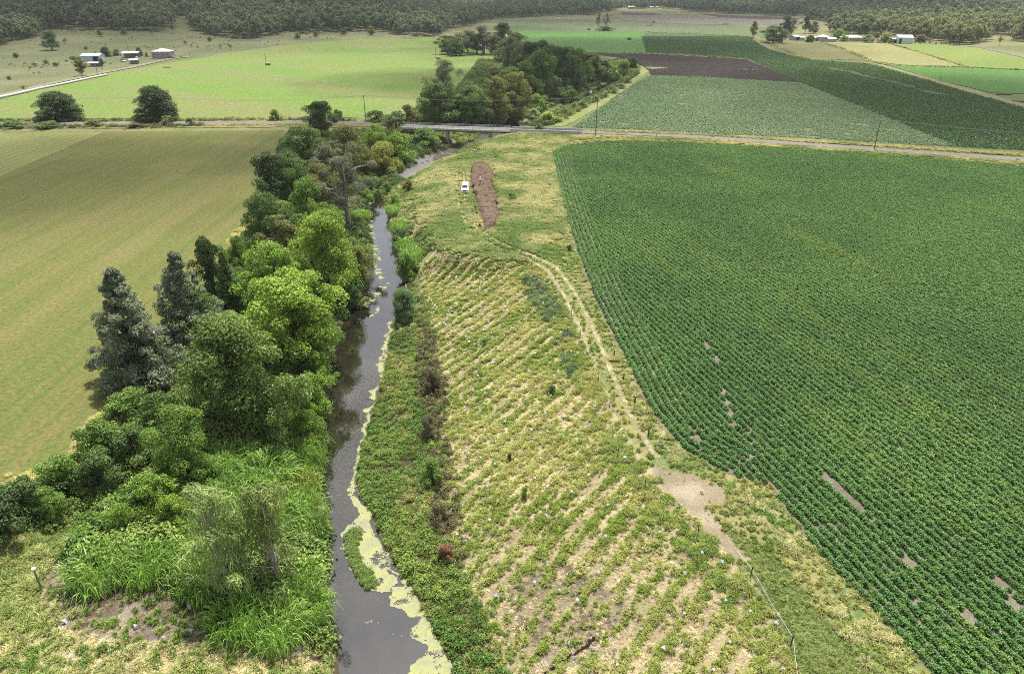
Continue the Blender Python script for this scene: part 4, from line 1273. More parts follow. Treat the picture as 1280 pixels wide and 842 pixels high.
az = RNG.uniform(math.radians(-52), math.radians(52), n); r = np.exp(RNG.uniform(math.log(560), math.log(4200), n))
x, y = r * np.sin(az), r * np.cos(az); z = Z(x, y); px, py = proj(x, y, z)
kk = inpoly(px + RNG.normal(0, 3, n), py + (fbm(x, y, 60, 70, 2) - 0.5) * 3, Z_WOOD) & (px > -120) & (px < 1400) & (py > -60)
kk &= (fbm(x, y, 90, 71, 3) > 0.30) | (r < 1000)
# keep the spacing about even: fewer near, thinned by area
kk &= RNG.random(n) < np.clip((r / 1900.0) ** 1.1, 0.12, 1)
# gap with pale ground far away in the middle
kk &= ~(inpoly(px, py, [(640, -5), (800, -5), (790, 5), (700, 6), (640, 4)]) & (RNG.random(n) < 0.8))
x, y, z, px, py, r = x[kk], y[kk], z[kk], px[kk], py[kk], r[kk]
sc = (0.85 + 0.75 * RNG.random(len(x))) * np.clip(1 + (r - 900) / 3500, 0.9, 1.7)
tone = fbm(x, y, 120, 72, 3)
wc_ = cmix((0.050, 0.076, 0.040), (0.098, 0.128, 0.070), np.clip((tone - .35) / .3, 0, 1)) * (0.75 + 0.5 * RNG.random(len(x)))[:, None]
sun_tint = sst(1040, 1150, px) * sst(24, 36, py)
wc_ = cmix(wc_.T[:, :].T, np.array((0.13, 0.145, 0.06)), sun_tint * 0.8)  # sunlight on the right-hand woods put into the leaf colour
# the 90 that show largest along the front edge become single trees
size = sc / r
order = np.argsort(-(size + 0.0))[:95]
single = np.zeros(len(x), bool); single[order] = True
for i in order:
    o = obj("edge_tree", FARM[RNG.integers(0, 5)])
    o.location = (x[i], y[i], z[i]); o.scale = (sc[i], sc[i], sc[i] * (0.9 + 0.35 * random.random())); o.rotation_euler = (0, 0, random.random() * 6.28)
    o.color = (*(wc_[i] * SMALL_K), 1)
    tag(o, "grey green gum at the front edge of the hillside woods" if px[i] < 640 else "green gum at the front edge of the woods behind the far farm", "tree",
        "gums along the edge of the left woods" if px[i] < 640 else "gums along the edge of the right woods")
s_ = ~single
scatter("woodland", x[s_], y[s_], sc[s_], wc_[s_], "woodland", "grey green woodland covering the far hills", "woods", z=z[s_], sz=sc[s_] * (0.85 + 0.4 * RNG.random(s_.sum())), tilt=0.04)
# scrub dots on the open hillside
x, y, z, px, py = pick_world(9000, -620, -60, 430, 900, [(-60, 150), (0, 120), (140, 90), (280, 64), (440, 48), (420, 40), (310, 50), (230, 40), (60, 38), (0, 58), (-60, 70)])
kk = (fbm(x, y, 40, 75, 3) > 0.66) & (RNG.random(len(x)) < 0.5) | (RNG.random(len(x)) < 0.10)
x, y, z = x[kk], y[kk], z[kk]
scatter("hillside_scrub", x, y, 0.3 + 0.9 * RNG.random(len(x)) ** 2, cmix((0.035, 0.05, 0.022), (0.10, 0.11, 0.05), RNG.random(len(x))), "thicket", "low dark scrub dotting the left hillside pasture", "scrub", z=z)

# ------------------------------------------------------------------ crops
cw = [P(*p) for p in CROP_PX]
cwxy = [(p.x, p.y) for p in cw]
edge = cwxy[15:] + cwxy[:4]            # creek side and top edge of the field
rows_a = A_CROP; STEP = 0.92
u0 = np.arange(-330, 330, STEP); s0 = np.arange(-330, 330, 0.30)
U, S = np.meshgrid(u0, s0)
U = U.ravel() + RNG.normal(0, 0.035, U.size); S = S.ravel() + RNG.normal(0, 0.08, S.size)
ca, sa = math.cos(rows_a), math.sin(rows_a)
bx_, by_ = S * ca - U * sa, 140 + S * sa + U * ca
kq = (by_ > 28) & (by_ < 262) & (bx_ > -10) & (np.abs(bx_) < by_ * 0.92 + 12)
bx_, by_ = bx_[kq], by_[kq]
kq = inpoly(bx_, by_, cwxy); bx_, by_ = bx_[kq], by_[kq]
ed = poly_dist(bx_, by_, edge)
inner = ed > 5.2; nx_, ny_ = bx_[~inner], by_[~inner]; bx_, by_ = bx_[inner], by_[inner]
# headland: rows that follow the edge
hx, hy = [], []
el = [0]
for a_, b_ in zip(edge[:-1], edge[1:]): el.append(el[-1] + math.hypot(b_[0] - a_[0], b_[1] - a_[1]))
for off in np.arange(0.45, 5.2, STEP):
    s = np.arange(0, el[-1], 0.40); ex = np.interp(s, el, [p[0] for p in edge]); ey = np.interp(s, el, [p[1] for p in edge])
    for _ in range(12):
        ex[1:-1] = (ex[:-2] + 2 * ex[1:-1] + ex[2:]) / 4; ey[1:-1] = (ey[:-2] + 2 * ey[1:-1] + ey[2:]) / 4
    dx, dy = np.gradient(ex), np.gradient(ey); n_ = np.hypot(dx, dy)
    for sg in (1, -1):
        qx, qy = ex + sg * dy / n_ * off, ey - sg * dx / n_ * off
        ok = inpoly(qx, qy, cwxy)
        if ok.mean() > 0.5: hx.append(qx[ok]); hy.append(qy[ok])
hx = np.concatenate(hx) + RNG.normal(0, 0.07, sum(map(len, hx))); hy = np.concatenate(hy) + RNG.normal(0, 0.07, len(hx))
kq = (hy > 28) & (np.abs(hx) < hy * 0.92 + 12)
hx, hy = hx[kq], hy[kq]
occ = set()
for i_, j_ in zip((hx / 0.45).astype(int), (hy / 0.45).astype(int)):
    occ.update((i_ + p_, j_ + q_) for p_ in (-1, 0, 1) for q_ in (-1, 0, 1))
free = np.array([(i_, j_) not in occ for i_, j_ in zip((nx_ / 0.45).astype(int), (ny_ / 0.45).astype(int))])
bx_ = np.r_[bx_, hx, nx_[free]]; by_ = np.r_[by_, hy, ny_[free]]
px, py = proj(bx_, by_, np.zeros(len(bx_)))
# bare streaks where plants are missing
gap = np.zeros(len(bx_), bool)
for g_ in ([(878, 424), (903, 462)], [(858, 434), (868, 448)], [(903, 486), (918, 530)], [(1030, 594), (1052, 616), (1078, 638)], [(1238, 712), (1268, 758)], [(1205, 762), (1225, 792)], [(1085, 648), (1092, 652)],
           [(742, 203), (748, 212)], [(1001, 508), (1010, 518)], [(1110, 558), (1130, 563)], [(938, 536), (942, 566)], [(866, 545), (878, 562)], [(988, 540), (992, 548)], [(850, 480), (856, 488)], [(1130, 700), (1138, 708)],
           [(962, 604), (975, 612)], [(1242, 464), (1252, 470)], [(1006, 490), (1016, 500)], [(760, 232), (766, 246)]):
    w_ = [P(*q) for q in g_]
    gap |= poly_dist(bx_, by_, [(q.x, q.y) for q in w_]) < 0.02 + 0.40 * vnoise(bx_, by_, 1.3, 5)
gap |= RNG.random(len(bx_)) < 0.015
bx_, by_ = bx_[~gap], by_[~gap]
t1 = fbm(bx_, by_, 22, 91, 3); sx_ = bx_ * ca + by_ * sa; ux_ = -bx_ * sa + by_ * ca
t2 = fbm(ux_ * 18, sx_, 55, 93, 3)          # streaks along the rows
bc = cmix((0.051, 0.113, 0.029), (0.072, 0.139, 0.035), np.clip((t1 - .3) / .4, 0, 1))
bc = cmix(bc, np.array((0.115, 0.165, 0.032)), sst(0.60, 0.80, t2) * 0.45)
bc *= (0.8 + 0.4 * RNG.random(len(bx_)))[:, None]
bs = (0.78 + 0.4 * RNG.random(len(bx_))) * (0.88 + 0.3 * t1)
scatter("leafy_crop", bx_, by_, bs, bc, "beanplant", "dense rows of dark green leafy crop filling the right side", "crop", z=np.full(len(bx_), 0.03))
# weeds between some rows
kk = RNG.random(len(bx_)) < 0.18 * sst(0.5, 0.7, fbm(bx_, by_, 7, 95, 3))
wx, wy = bx_[kk] + 0.4, by_[kk] + 0.2
scatter("crop_weeds", wx, wy, 0.5 + 0.4 * RNG.random(len(wx)), cmix((0.09, 0.16, 0.035), (0.13, 0.17, 0.04), RNG.random(len(wx))), "weed", "light green weeds between the crop rows", "weeds", z=np.full(len(wx), 0.03))
# crop beyond the road
def row_crop(poly, x0, x1, y0, y1, ang, step, along, jit):
    U, S = np.meshgrid(np.arange(-420, 420, step), np.arange(-420, 420, along)); U = U.ravel(); S = S.ravel()
    U = U + RNG.normal(0, jit, U.size); S = S + RNG.normal(0, jit, S.size)
    x = S * math.cos(ang) - U * math.sin(ang) + (x0 + x1) / 2; y = S * math.sin(ang) + U * math.cos(ang) + (y0 + y1) / 2
    k = (x > x0) & (x < x1) & (y > y0) & (y < y1); x, y = x[k], y[k]
    px, py = proj(x, y, np.zeros(len(x))); k = inpoly(px, py, poly) & (px < 1330)
    return x[k], y[k]
x, y = row_crop(PALE_PX, 10, 175, 205, 480, A_CROP, 1.35, 0.95, 0.14)
t1 = fbm(x, y, 30, 97, 3)
kk = ~((fbm(x, y, 5, 98, 3) > 0.74)); x, y, t1 = x[kk], y[kk], t1[kk]
scatter("bluegreen_crop", x, y, 0.75 + 0.45 * RNG.random(len(x)), cmix((0.105, 0.165, 0.095), (0.16, 0.205, 0.135), np.clip(t1 * 1.6 - .4 + .3 * RNG.random(len(x)), 0, 1)), "cabbage",
        "pale blue green leafy crop beyond the road", "crop", z=np.full(len(x), 0.04))
x, y = row_crop(DARK_PX, 30, 330, 200, 480, A_CROP, 1.5, 1.2, 0.2)
x2, y2 = row_crop(DARK_PX, 90, 420, 480, 790, A_CROP, 2.0, 1.5, 0.25)
x, y = np.r_[x, x2], np.r_[y, y2]
t1 = fbm(x, y, 30, 99, 3)
_g = [P(*q) for q in ((1030, 84), (1062, 90), (1090, 97), (1110, 101), (1150, 112), (1180, 119))]
kk = poly_dist(x, y, [(q.x, q.y) for q in _g]) > 4.5 * vnoise(x, y, 9, 4); x, y, t1 = x[kk], y[kk], t1[kk]
scatter("dark_crop", x, y, 0.8 + 0.4 * RNG.random(len(x)), cmix((0.036, 0.078, 0.026), (0.058, 0.108, 0.034), np.clip(t1 + .3 * (RNG.random(len(x)) - .5), 0, 1)), "cabbage",
        "dark green leafy crop beyond the road on the right", "crop", z=np.full(len(x), 0.06))

# ------------------------------------------------------------------ ground cover
track_xy = [(p.x, p.y) for p in tw]


def cover(name, n, box, poly, libname, s0, s1, ca_, cb_, label, cat, keep=None, patch=5.0, seed=0, tall=1.0):
    x, y, z, px, py = pick_world(n, *box, poly)
    if keep is not None:
        k = keep(x, y, z, px, py); x, y, z = x[k], y[k], z[k]
    k = z > WATER + 0.03; x, y, z = x[k], y[k], z[k]
    t = np.clip((fbm(x, y, patch, 200 + seed, 3) - .32) / .36 + (RNG.random(len(x)) - .5) * .5, 0, 1)
    c = cmix(ca_, cb_, t) * (0.8 + 0.4 * RNG.random(len(x)))[:, None]
    s = s0 + (s1 - s0) * RNG.random(len(x)) ** 1.5
    return scatter(name, x, y, s, c, libname, label, cat, z=z, sz=s * tall)


def not_track(x, y, z, px, py):
    d = poly_dist(x, y, track_xy)
    return ~inpoly(px, py, HEAP_PX) & (np.abs(d - 0.95) > 0.38) & ((d > 1.5) | (RNG.random(len(x)) < 0.6)) & (~inpoly(px, py, SCRAPE) | (RNG.random(len(x)) < 0.03))


DARKSOIL = [(640, 735), (700, 705), (760, 710), (800, 760), (775, 820), (720, 835), (650, 800)]


def in_row(x, y, z, px, py):
    d = np.abs(row_phase(x, y) - 0.5)
    g = sst(0.27, 0.12, d + (fbm(x, y, 2.2, 83, 2) - .5) * 0.12) * (0.45 + 0.55 * sst(0.36, 0.56, fbm(x, y, 5, 5)))
    g = np.maximum(g, 0.07 + 0.22 * sst(.56, .66, fbm(x, y, 7, 84, 3)))
    g = g * np.where(inpoly(px, py, DARKSOIL), 0.35, 0.85)
    return RNG.random(len(x)) < g * (1 - 0.4 * sst(640, 780, py))


NEAR = (-70, 45, 28, 140)
cover("row_grass", 150000, (-30, 30, 34, 128), Z_SLOPE, "tuft", 0.55, 1.35, (0.155, 0.20, 0.044), (0.27, 0.268, 0.105), "yellow green grass tufts growing in rows on the planted bank", "grass", in_row, 4, 1)
cover("row_straw", 110000, (-30, 30, 34, 128), Z_SLOPE, "tuft", 0.3, 0.75, (0.42, 0.35, 0.24), (0.27, 0.225, 0.15), "flattened dry straw between the planted rows", "straw", lambda x, y, z, px, py: RNG.random(len(x)) < np.where(inpoly(px, py, DARKSOIL), 0.35, 0.8) * np.where(fbm(x, y, 1.7, 86, 3) > .42, 1, .3), 3, 2, 0.4)
cover("slope_weeds", 1800, (-30, 30, 34, 128), Z_SLOPE, "weed", 0.35, 0.9, (0.07, 0.13, 0.03), (0.13, 0.17, 0.05), "scattered broad leaved weeds on the planted bank", "weeds",
      lambda x, y, z, px, py: fbm(x, y, 5, 33, 3) > 0.52, 4, 3)
cover("flat_weeds", 26000, (-40, 5, 34, 118), Z_BENCH, "weed", 0.55, 1.4, (0.065, 0.12, 0.022), (0.14, 0.19, 0.04), "lush green weeds on the flat beside the creek", "weeds",
      lambda x, y, z, px, py: RNG.random(len(x)) < (0.12 + 0.6 * sst(0.42, 0.56, fbm(x, y, 3.5, 36, 3))) * np.where(inpoly(px, py, Z_BRUSHY), 0.35, 1), 4, 4)
cover("flat_grass", 26000, (-40, 5, 34, 118), Z_BENCH, "tuft", 0.7, 1.7, (0.08, 0.135, 0.025), (0.20, 0.20, 0.075), "green grass on the flat beside the creek", "grass",
      lambda x, y, z, px, py: RNG.random(len(x)) < np.where(inpoly(px, py, Z_BRUSHY), 0.25, 0.7) * (0.3 + 0.7 * sst(.35, .5, fbm(x, y, 2.5, 37, 3))), 3, 5)
cover("brown_weeds", 5000, (-30, 5, 34, 118), Z_BRUSHY, "weed", 0.6, 1.5, (0.105, 0.085, 0.05), (0.075, 0.085, 0.035), "brown twiggy weeds along the foot of the bank", "weeds", None, 4, 6)
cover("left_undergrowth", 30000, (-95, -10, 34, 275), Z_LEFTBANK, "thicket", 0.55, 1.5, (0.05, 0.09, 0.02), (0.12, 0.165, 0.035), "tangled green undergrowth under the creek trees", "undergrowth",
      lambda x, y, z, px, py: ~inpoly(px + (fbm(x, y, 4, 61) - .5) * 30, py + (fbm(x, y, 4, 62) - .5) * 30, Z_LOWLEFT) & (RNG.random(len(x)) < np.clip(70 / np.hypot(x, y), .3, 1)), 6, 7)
cover("left_bank_grass", 60000, (-75, -15, 28, 75), Z_LOWLEFT, "tuft", 0.6, 1.7, (0.10, 0.16, 0.032), (0.27, 0.265, 0.12), "long green and dry grass on the lower left bank", "grass",
      lambda x, y, z, px, py: RNG.random(len(x)) < np.where(inpoly(px, py, Z_BAREMULCH), 0.10, np.where(inpoly(px, py, Z_STRAWLOW), 0.25, 1)), 4, 8)
cover("left_bank_straw", 24000, (-75, -15, 28, 60), Z_STRAWLOW, "tuft", 0.6, 1.3, (0.46, 0.40, 0.26), (0.33, 0.29, 0.18), "flattened straw on the lower left bank", "straw", None, 3, 9, 0.5)
cover("left_bank_weeds", 5000, (-75, -15, 28, 75), Z_LOWLEFT, "weed", 0.5, 1.2, (0.065, 0.12, 0.025), (0.13, 0.175, 0.04), "broad leaved weeds on the lower left bank", "weeds",
      lambda x, y, z, px, py: fbm(x, y, 4, 66, 3) > np.where(inpoly(px, py, Z_BAREMULCH), 0.62, 0.5), 4, 10)
cover("headland_grass", 90000, (-35, 50, 28, 250), Z_TRACKSIDE, "tuft", 0.5, 1.3, (0.10, 0.16, 0.035), (0.23, 0.225, 0.085), "rough green grass between planted bank and crop", "grass",
      lambda x, y, z, px, py: not_track(x, y, z, px, py) & (RNG.random(len(x)) < np.where(inpoly(px, py, Z_MOWN), 0.25, 1)), 5, 11)
DRYEDGE = [(690, 190), (712, 290), (740, 370), (775, 440), (812, 512), (852, 562), (905, 592), (962, 607), (1022, 692), (1102, 772), (1190, 880),
           (1110, 880), (1040, 780), (985, 700), (900, 625), (850, 590), (800, 530), (765, 460), (735, 395), (705, 320), (672, 250), (650, 195)]
cover("dry_tussocks", 15000, (-5, 50, 28, 240), DRYEDGE, "tussock", 0.4, 0.95, (0.13, 0.175, 0.045), (0.31, 0.285, 0.16), "dry yellow tussocks along the crop edge", "grass",
      lambda x, y, z, px, py: (fbm(x, y, 4, 68, 3) > 0.44) & not_track(x, y, z, px, py), 4, 12)
cover("crest_tussocks", 7000, (-10, 35, 30, 130), [(655, 333), (690, 360), (722, 410), (747, 465), (765, 510), (788, 555), (822, 605), (885, 665), (938, 722), (1010, 860), (960, 860), (880, 715), (830, 660), (775, 590), (735, 520), (705, 440), (670, 385), (640, 345)],
      "tussock", 0.5, 1.1, (0.11, 0.16, 0.03), (0.22, 0.215, 0.07), "green tussocks along the fence on the bank crest", "grass", not_track, 4, 13)
cover("far_bank_grass", 40000, (-60, 20, 112, 275), [(470, 235), (490, 228), (508, 226), (545, 204), (585, 186), (600, 178), (650, 166), (725, 166), (720, 170), (690, 190), (712, 290), (650, 330), (540, 312), (515, 330), (497, 300), (484, 262)], "tussock", 0.6, 1.4,
      (0.095, 0.145, 0.035), (0.27, 0.255, 0.13), "tussocky grass on the bank near the bridge", "grass", not_track, 7, 14)
cover("creek_neck_weeds", 7000, (-60, 10, 175, 285), [(358, 165), (660, 165), (600, 192), (545, 195), (500, 232), (470, 240), (455, 260), (400, 230)], "thicket", 0.6, 1.5, (0.05, 0.085, 0.02), (0.14, 0.165, 0.035),
      "leafy growth on the creek banks around the bridge", "undergrowth", lambda x, y, z, px, py: (RNG.random(len(x)) < 0.6) & (z > WATER + .3) & (px < 600) & ~inpoly(px, py, [(488, 216), (505, 197), (546, 190), (548, 202), (505, 227)]), 8, 15)
cover("belt_undergrowth", 14000, (-40, 120, 262, 520), [(500, 158), (660, 158), (690, 158), (705, 150), (735, 134), (770, 112), (800, 92), (792, 80), (740, 64), (660, 50), (600, 75), (570, 112), (520, 137)], "thicket", 0.8, 1.9,
      (0.045, 0.075, 0.02), (0.12, 0.15, 0.04), "tangled undergrowth beneath the trees behind the bridge", "undergrowth", lambda x, y, z, px, py: z > WATER + .4, 9, 16)
cover("pool_bank_growth", 5000, (-45, 0, 100, 205), [(478, 240), (485, 262), (492, 290), (500, 320), (510, 350), (514, 385), (545, 412), (535, 390), (518, 330), (535, 312), (522, 262), (505, 228)], "thicket", 0.35, 1.0,
      (0.06, 0.10, 0.025), (0.16, 0.18, 0.05), "leafy growth on the right bank of the upper pool", "undergrowth", lambda x, y, z, px, py: (z < -0.6) & (RNG.random(len(x)) < .8), 5, 17)
cover("short_grass", 70000, (0, 45, 28, 72), Z_MOWN, "tuft", 0.25, 0.6, (0.085, 0.14, 0.035), (0.16, 0.185, 0.06), "short green grass by the fence tape", "grass", not_track, 3, 18, 0.7)
cover("flat_grass_near_bridge", 60000, (-40, 10, 118, 250), [(520, 312), (522, 262), (530, 232), (560, 208), (600, 190), (650, 172), (690, 190), (712, 290), (740, 370), (690, 336), (600, 318)], "tuft", 0.4, 1.0, (0.085, 0.15, 0.032), (0.19, 0.20, 0.065),
      "short green grass round the white vehicle", "grass", lambda x, y, z, px, py: not_track(x, y, z, px, py) & (fbm(x, y, 9, 69, 3) > 0.42), 6, 19)
cover("cane_tangle", 6500, (-60, -12, 36, 80), [(85, 690), (130, 640), (200, 600), (280, 540), (385, 520), (402, 600), (400, 760), (330, 790), (240, 725), (120, 715)], "thicket", 0.7, 1.9, (0.06, 0.12, 0.022), (0.145, 0.195, 0.045),
      "leafy vines tangled through the tall grass stand", "undergrowth", None, 5, 20)
cover("crest_vines", 9000, (-8, 14, 60, 125), [(650, 335), (668, 340), (694, 372), (714, 410), (722, 462), (712, 472), (700, 440), (684, 405), (660, 370)], "thicket", 0.35, 0.7, (0.045, 0.085, 0.035), (0.075, 0.115, 0.045),
      "low dark vines along the crest of the planted slope", "vines", lambda x, y, z, px, py: (fbm(x, y, 4, 81, 3) > 0.45) & (RNG.random(len(x)) < .8), 4, 21, 0.8)
cover("mulch_debris", 20000, (-70, -15, 28, 60), Z_BAREMULCH, "tuft", 0.25, 0.7, (0.13, 0.105, 0.075), (0.34, 0.29, 0.20), "grey brown debris on the bare soil left of the creek", "debris", lambda x, y, z, px, py: fbm(x, y, 1.5, 87, 3) > .4, 1.2, 22, 0.4)
cover("soil_debris", 7000, (-10, 20, 30, 62), DARKSOIL, "tuft", 0.25, 0.6, (0.09, 0.07, 0.052), (0.31, 0.26, 0.18), "dark and straw coloured debris on the bare lower slope", "debris", lambda x, y, z, px, py: fbm(x, y, 1.5, 88, 3) > .4, 1.2, 23, 0.4)
cover("scrape_debris", 3500, (5, 30, 45, 85), SCRAPE, "tuft", 0.2, 0.5, (0.16, 0.13, 0.09), (0.32, 0.27, 0.18), "loose clods and dead grass on the sandy scrape", "debris", lambda x, y, z, px, py: fbm(x, y, 1.2, 89, 3) > .5, 1.2, 24, 0.35)
# rough grass lines: left road, paddock edges
def line_cover(name, lines, n, half, libname, s0, s1, ca_, cb_, label, cat):
    xs_, ys_ = [], []
    for ln in lines:
        p = [P(*q) for q in ln]; L = [0]
        for a_, b_ in zip(p[:-1], p[1:]): L.append(L[-1] + (b_ - a_).length)
        m_ = int(n * L[-1]); s = RNG.random(m_) * L[-1]
        xs_.append(np.interp(s, L, [q.x for q in p]) + RNG.normal(0, half, m_)); ys_.append(np.interp(s, L, [q.y for q in p]) + RNG.normal(0, half, m_))
    x = np.concatenate(xs_); y = np.concatenate(ys_); z = Z(x, y)
    c = cmix(ca_, cb_, np.clip((fbm(x, y, 9, 300, 3) - .3) / .4, 0, 1)) * (0.8 + 0.4 * RNG.random(len(x)))[:, None]
    scatter(name, x, y, s0 + (s1 - s0) * RNG.random(len(x)) ** 2, c, libname, label, cat, z=z)
line_cover("road_verge_scrub", [[(-60, 152.5), (0, 152), (130, 151.5), (250, 150.7), (350, 150), (440, 151)], [(-60, 160), (0, 159.5), (100, 159.3), (180, 158.8), (250, 157.5)]], 5, 1.1, "thicket", 0.35, 1.1, (0.055, 0.075, 0.025), (0.17, 0.16, 0.075),
           "scrubby growth along both sides of the left road", "scrub")
line_cover("road_verge_grass", [[(-60, 152.5), (130, 151.5), (350, 150), (440, 151)], [(250, 157.5), (360, 156.5), (440, 156.5)], [(690, 188), (705, 182), (740, 176.5), (800, 175.5), (960, 182.5), (1100, 191.5), (1300, 206.5)], [(700, 172), (740, 171.5), (860, 174.5), (1092, 190.5), (1300, 205)], [(690, 178), (720, 174), (760, 173.5)], [(740, 164.3), (860, 168), (1092, 182.5), (1300, 196)]], 7, 1.0, "tussock", 0.6, 1.3, (0.14, 0.16, 0.05), (0.30, 0.26, 0.12),
           "dry grass along the road verges", "grass")
line_cover("paddock_edge_grass", [[(0, 612), (80, 590), (120, 548), (150, 502)], [(278, 325), (306, 288), (325, 250)]], 9, 0.7, "tussock", 0.6, 1.3, (0.22, 0.22, 0.07), (0.36, 0.32, 0.15), "pale dry grass fringing the mown paddock", "grass")
line_cover("field_margin_grass", [[(1085, 78), (1112, 82), (1206, 84.5), (1290, 88.5)], [(1010, 75.5), (1085, 75.5)], [(1028, 53), (1060, 64), (1085, 75)], [(1110, 54.5), (1150, 66), (1206, 83.5)], [(810, 40.5), (935, 45.5), (962, 55), (1010, 75)], [(735, 66), (808, 67), (930, 73)]],
           1.2, 1.2, "tussock", 0.9, 2.0, (0.09, 0.11, 0.04), (0.26, 0.23, 0.12), "rough grass along the far field margins", "grass")
ix_, iy_ = RNG.uniform(-24, -12, 60000), RNG.uniform(40, 70, 60000); ipx, ipy = proj(ix_, iy_, np.full(60000, WATER))
kk = inpoly(ipx + RNG.normal(0, 2, 60000), ipy + RNG.normal(0, 2, 60000), [(434, 672), (446, 660), (450, 668), (444, 690), (452, 705), (466, 722), (470, 733), (458, 732), (446, 715), (437, 695)])
ix_, iy_ = ix_[kk][:620], iy_[kk][:620]
scatter("islet_weeds", ix_, iy_, 0.3 + 0.45 * RNG.random(len(ix_)), cmix((0.07, 0.13, 0.025), (0.14, 0.18, 0.05), RNG.random(len(ix_))), "weed", "green weeds rooted on the algae raft in the creek", "weeds", z=np.full(len(ix_), WATER))
# ------------------------------------------------------------------ built things
M_CONC = simple_mat("concrete", (0.50, 0.49, 0.465), 0.85, 0.2, var=0.3, scale=0.8)
M_STEEL = simple_mat("galvanised_steel", (0.50, 0.51, 0.52), 0.45, 0.5, 0.4, var=0.2, scale=2)
M_WOOD = simple_mat("weathered_wood", (0.20, 0.175, 0.15), 0.9, 0.1, var=0.4, scale=5)
M_DARKST = simple_mat("dark_steel_post", (0.035, 0.035, 0.035), 0.6, 0.3, var=0.3, scale=5)
M_WHITE = simple_mat("white_paint", (0.80, 0.80, 0.80), 0.35, 0.5, var=0.06, scale=1.5)
M_PLASTIC = simple_mat("white_plastic", (0.82, 0.82, 0.82), 0.5, 0.4, var=0.1, scale=6)
M_BLACK = simple_mat("black_plastic", (0.02, 0.02, 0.022), 0.5, 0.4, var=0.2, scale=6)
M_GLASS = simple_mat("dark_glass", (0.03, 0.035, 0.04), 0.08, 0.6, var=0.1)
M_TIN = simple_mat("white_tin_roof", (0.42, 0.42, 0.42), 0.4, 0.5, var=0.12, scale=0.6)
M_BLUETIN = simple_mat("pale_blue_tin", (0.42, 0.52, 0.62), 0.4, 0.5, var=0.15, scale=0.6)
M_GREYWALL = simple_mat("grey_wall", (0.33, 0.32, 0.31), 0.8, 0.2, var=0.2, scale=1)
M_CREAM = simple_mat("cream_wall", (0.42, 0.40, 0.36), 0.75, 0.2, var=0.15, scale=1)
M_DARKIN = simple_mat("interior_shade", (0.025, 0.025, 0.025), 0.9, 0.1)  # near-black colour standing in for the shade inside shed openings
M_RED = simple_mat("rusty_red", (0.26, 0.075, 0.05), 0.7, 0.2, var=0.3, scale=2)
M_ROCK = simple_mat("creek_rock", (0.19, 0.18, 0.17), 0.9, 0.15, var=0.45, scale=2.5, bump=0.5)
M_TEAL = simple_mat("pale_green_tin", (0.55, 0.62, 0.60), 0.45, 0.4, var=0.1, scale=0.6)


def frame(a, b):
    """matrix with x along a->b on the ground"""
    d = b - a
    return math.atan2(d.y, d.x)


# ---- bridge
BA, BB_ = P(503, 157.8), P(727, 165.4)
a0, b0 = Vector((*G(503, 158, 0.3), 0.3)), Vector((*G(727, 165.3, 0.3), 0.3))
Lb = (b0 - a0).length
br = empty("bridge", a0, frame(a0, b0))
tag(br, "long low concrete bridge with pipe rails carrying the road over the creek", "bridge")
mb = MB()
mb.box(Lb / 2, 0, -0.15, Lb, 5.6, 0.42)
for s in (-1, 1): mb.box(Lb / 2, s * 2.62, 0.13, Lb - 0.1, 0.32, 0.16)
mb.build("deck", M_CONC, br)
mb = MB()
for s in (-1.6, -0.5, 0.5, 1.6): mb.box(Lb / 2, s, -0.68, Lb - 1, 0.35, 0.62)
mb.build("girder", simple_mat("aged_concrete", (0.28, 0.27, 0.255), 0.9, 0.1, var=0.4, scale=0.6), br)
mb = MB(); mb.box(Lb / 2, 0, 0.068, Lb, 4.9, 0.02); mb.build("roadway", M_ROAD, br)
RL = Lb * 0.61
for s in (-1, 1):
    r0 = MB()
    for z in (0.62, 1.0): r0.tube([(0, s * 2.62, z), (RL, s * 2.62, z)], 0.045, 6)
    rail = r0.build("railing", M_STEEL, br)
    k = 0.2
    while k < RL:
        MB().box(k, s * 2.62, 0.62, 0.10, 0.10, 0.84).build("rail_post", M_STEEL, rail); k += 2.4
    MB().box((RL + Lb) / 2 + 0.3, s * 2.62, 0.48, Lb - RL, 0.22, 0.6, bevel=0.03).build("parapet", M_CONC, br)
for fx, kind in ((0.26, 0), (0.50, 1)):
    gp = br.matrix_world if False else None
    x = Lb * fx; wx = a0 + (b0 - a0) * fx
    dz = float(Z(wx.x, wx.y)) - 0.3
    pm = MB(); pm.box(x, 0, -1.25, 0.9, 4.2, 0.55)
    if kind == 0:
        for s in (-1.1, 1.1): pm.tube([(x, s, -1.0), (x, s, dz - 0.5)], 0.38, 12)
        pm.box(x, 0, dz + 0.15, 1.5, 4.6, 0.7, bevel=0.05)
    else:
        pm.box(x, 0, (dz - 1.0) / 2 - 0.6, 0.8, 3.4, -(dz - 1.0) - 1.0)
    pm.build("pier", M_CONC, br)

# ---- power poles and wires
POLES = []


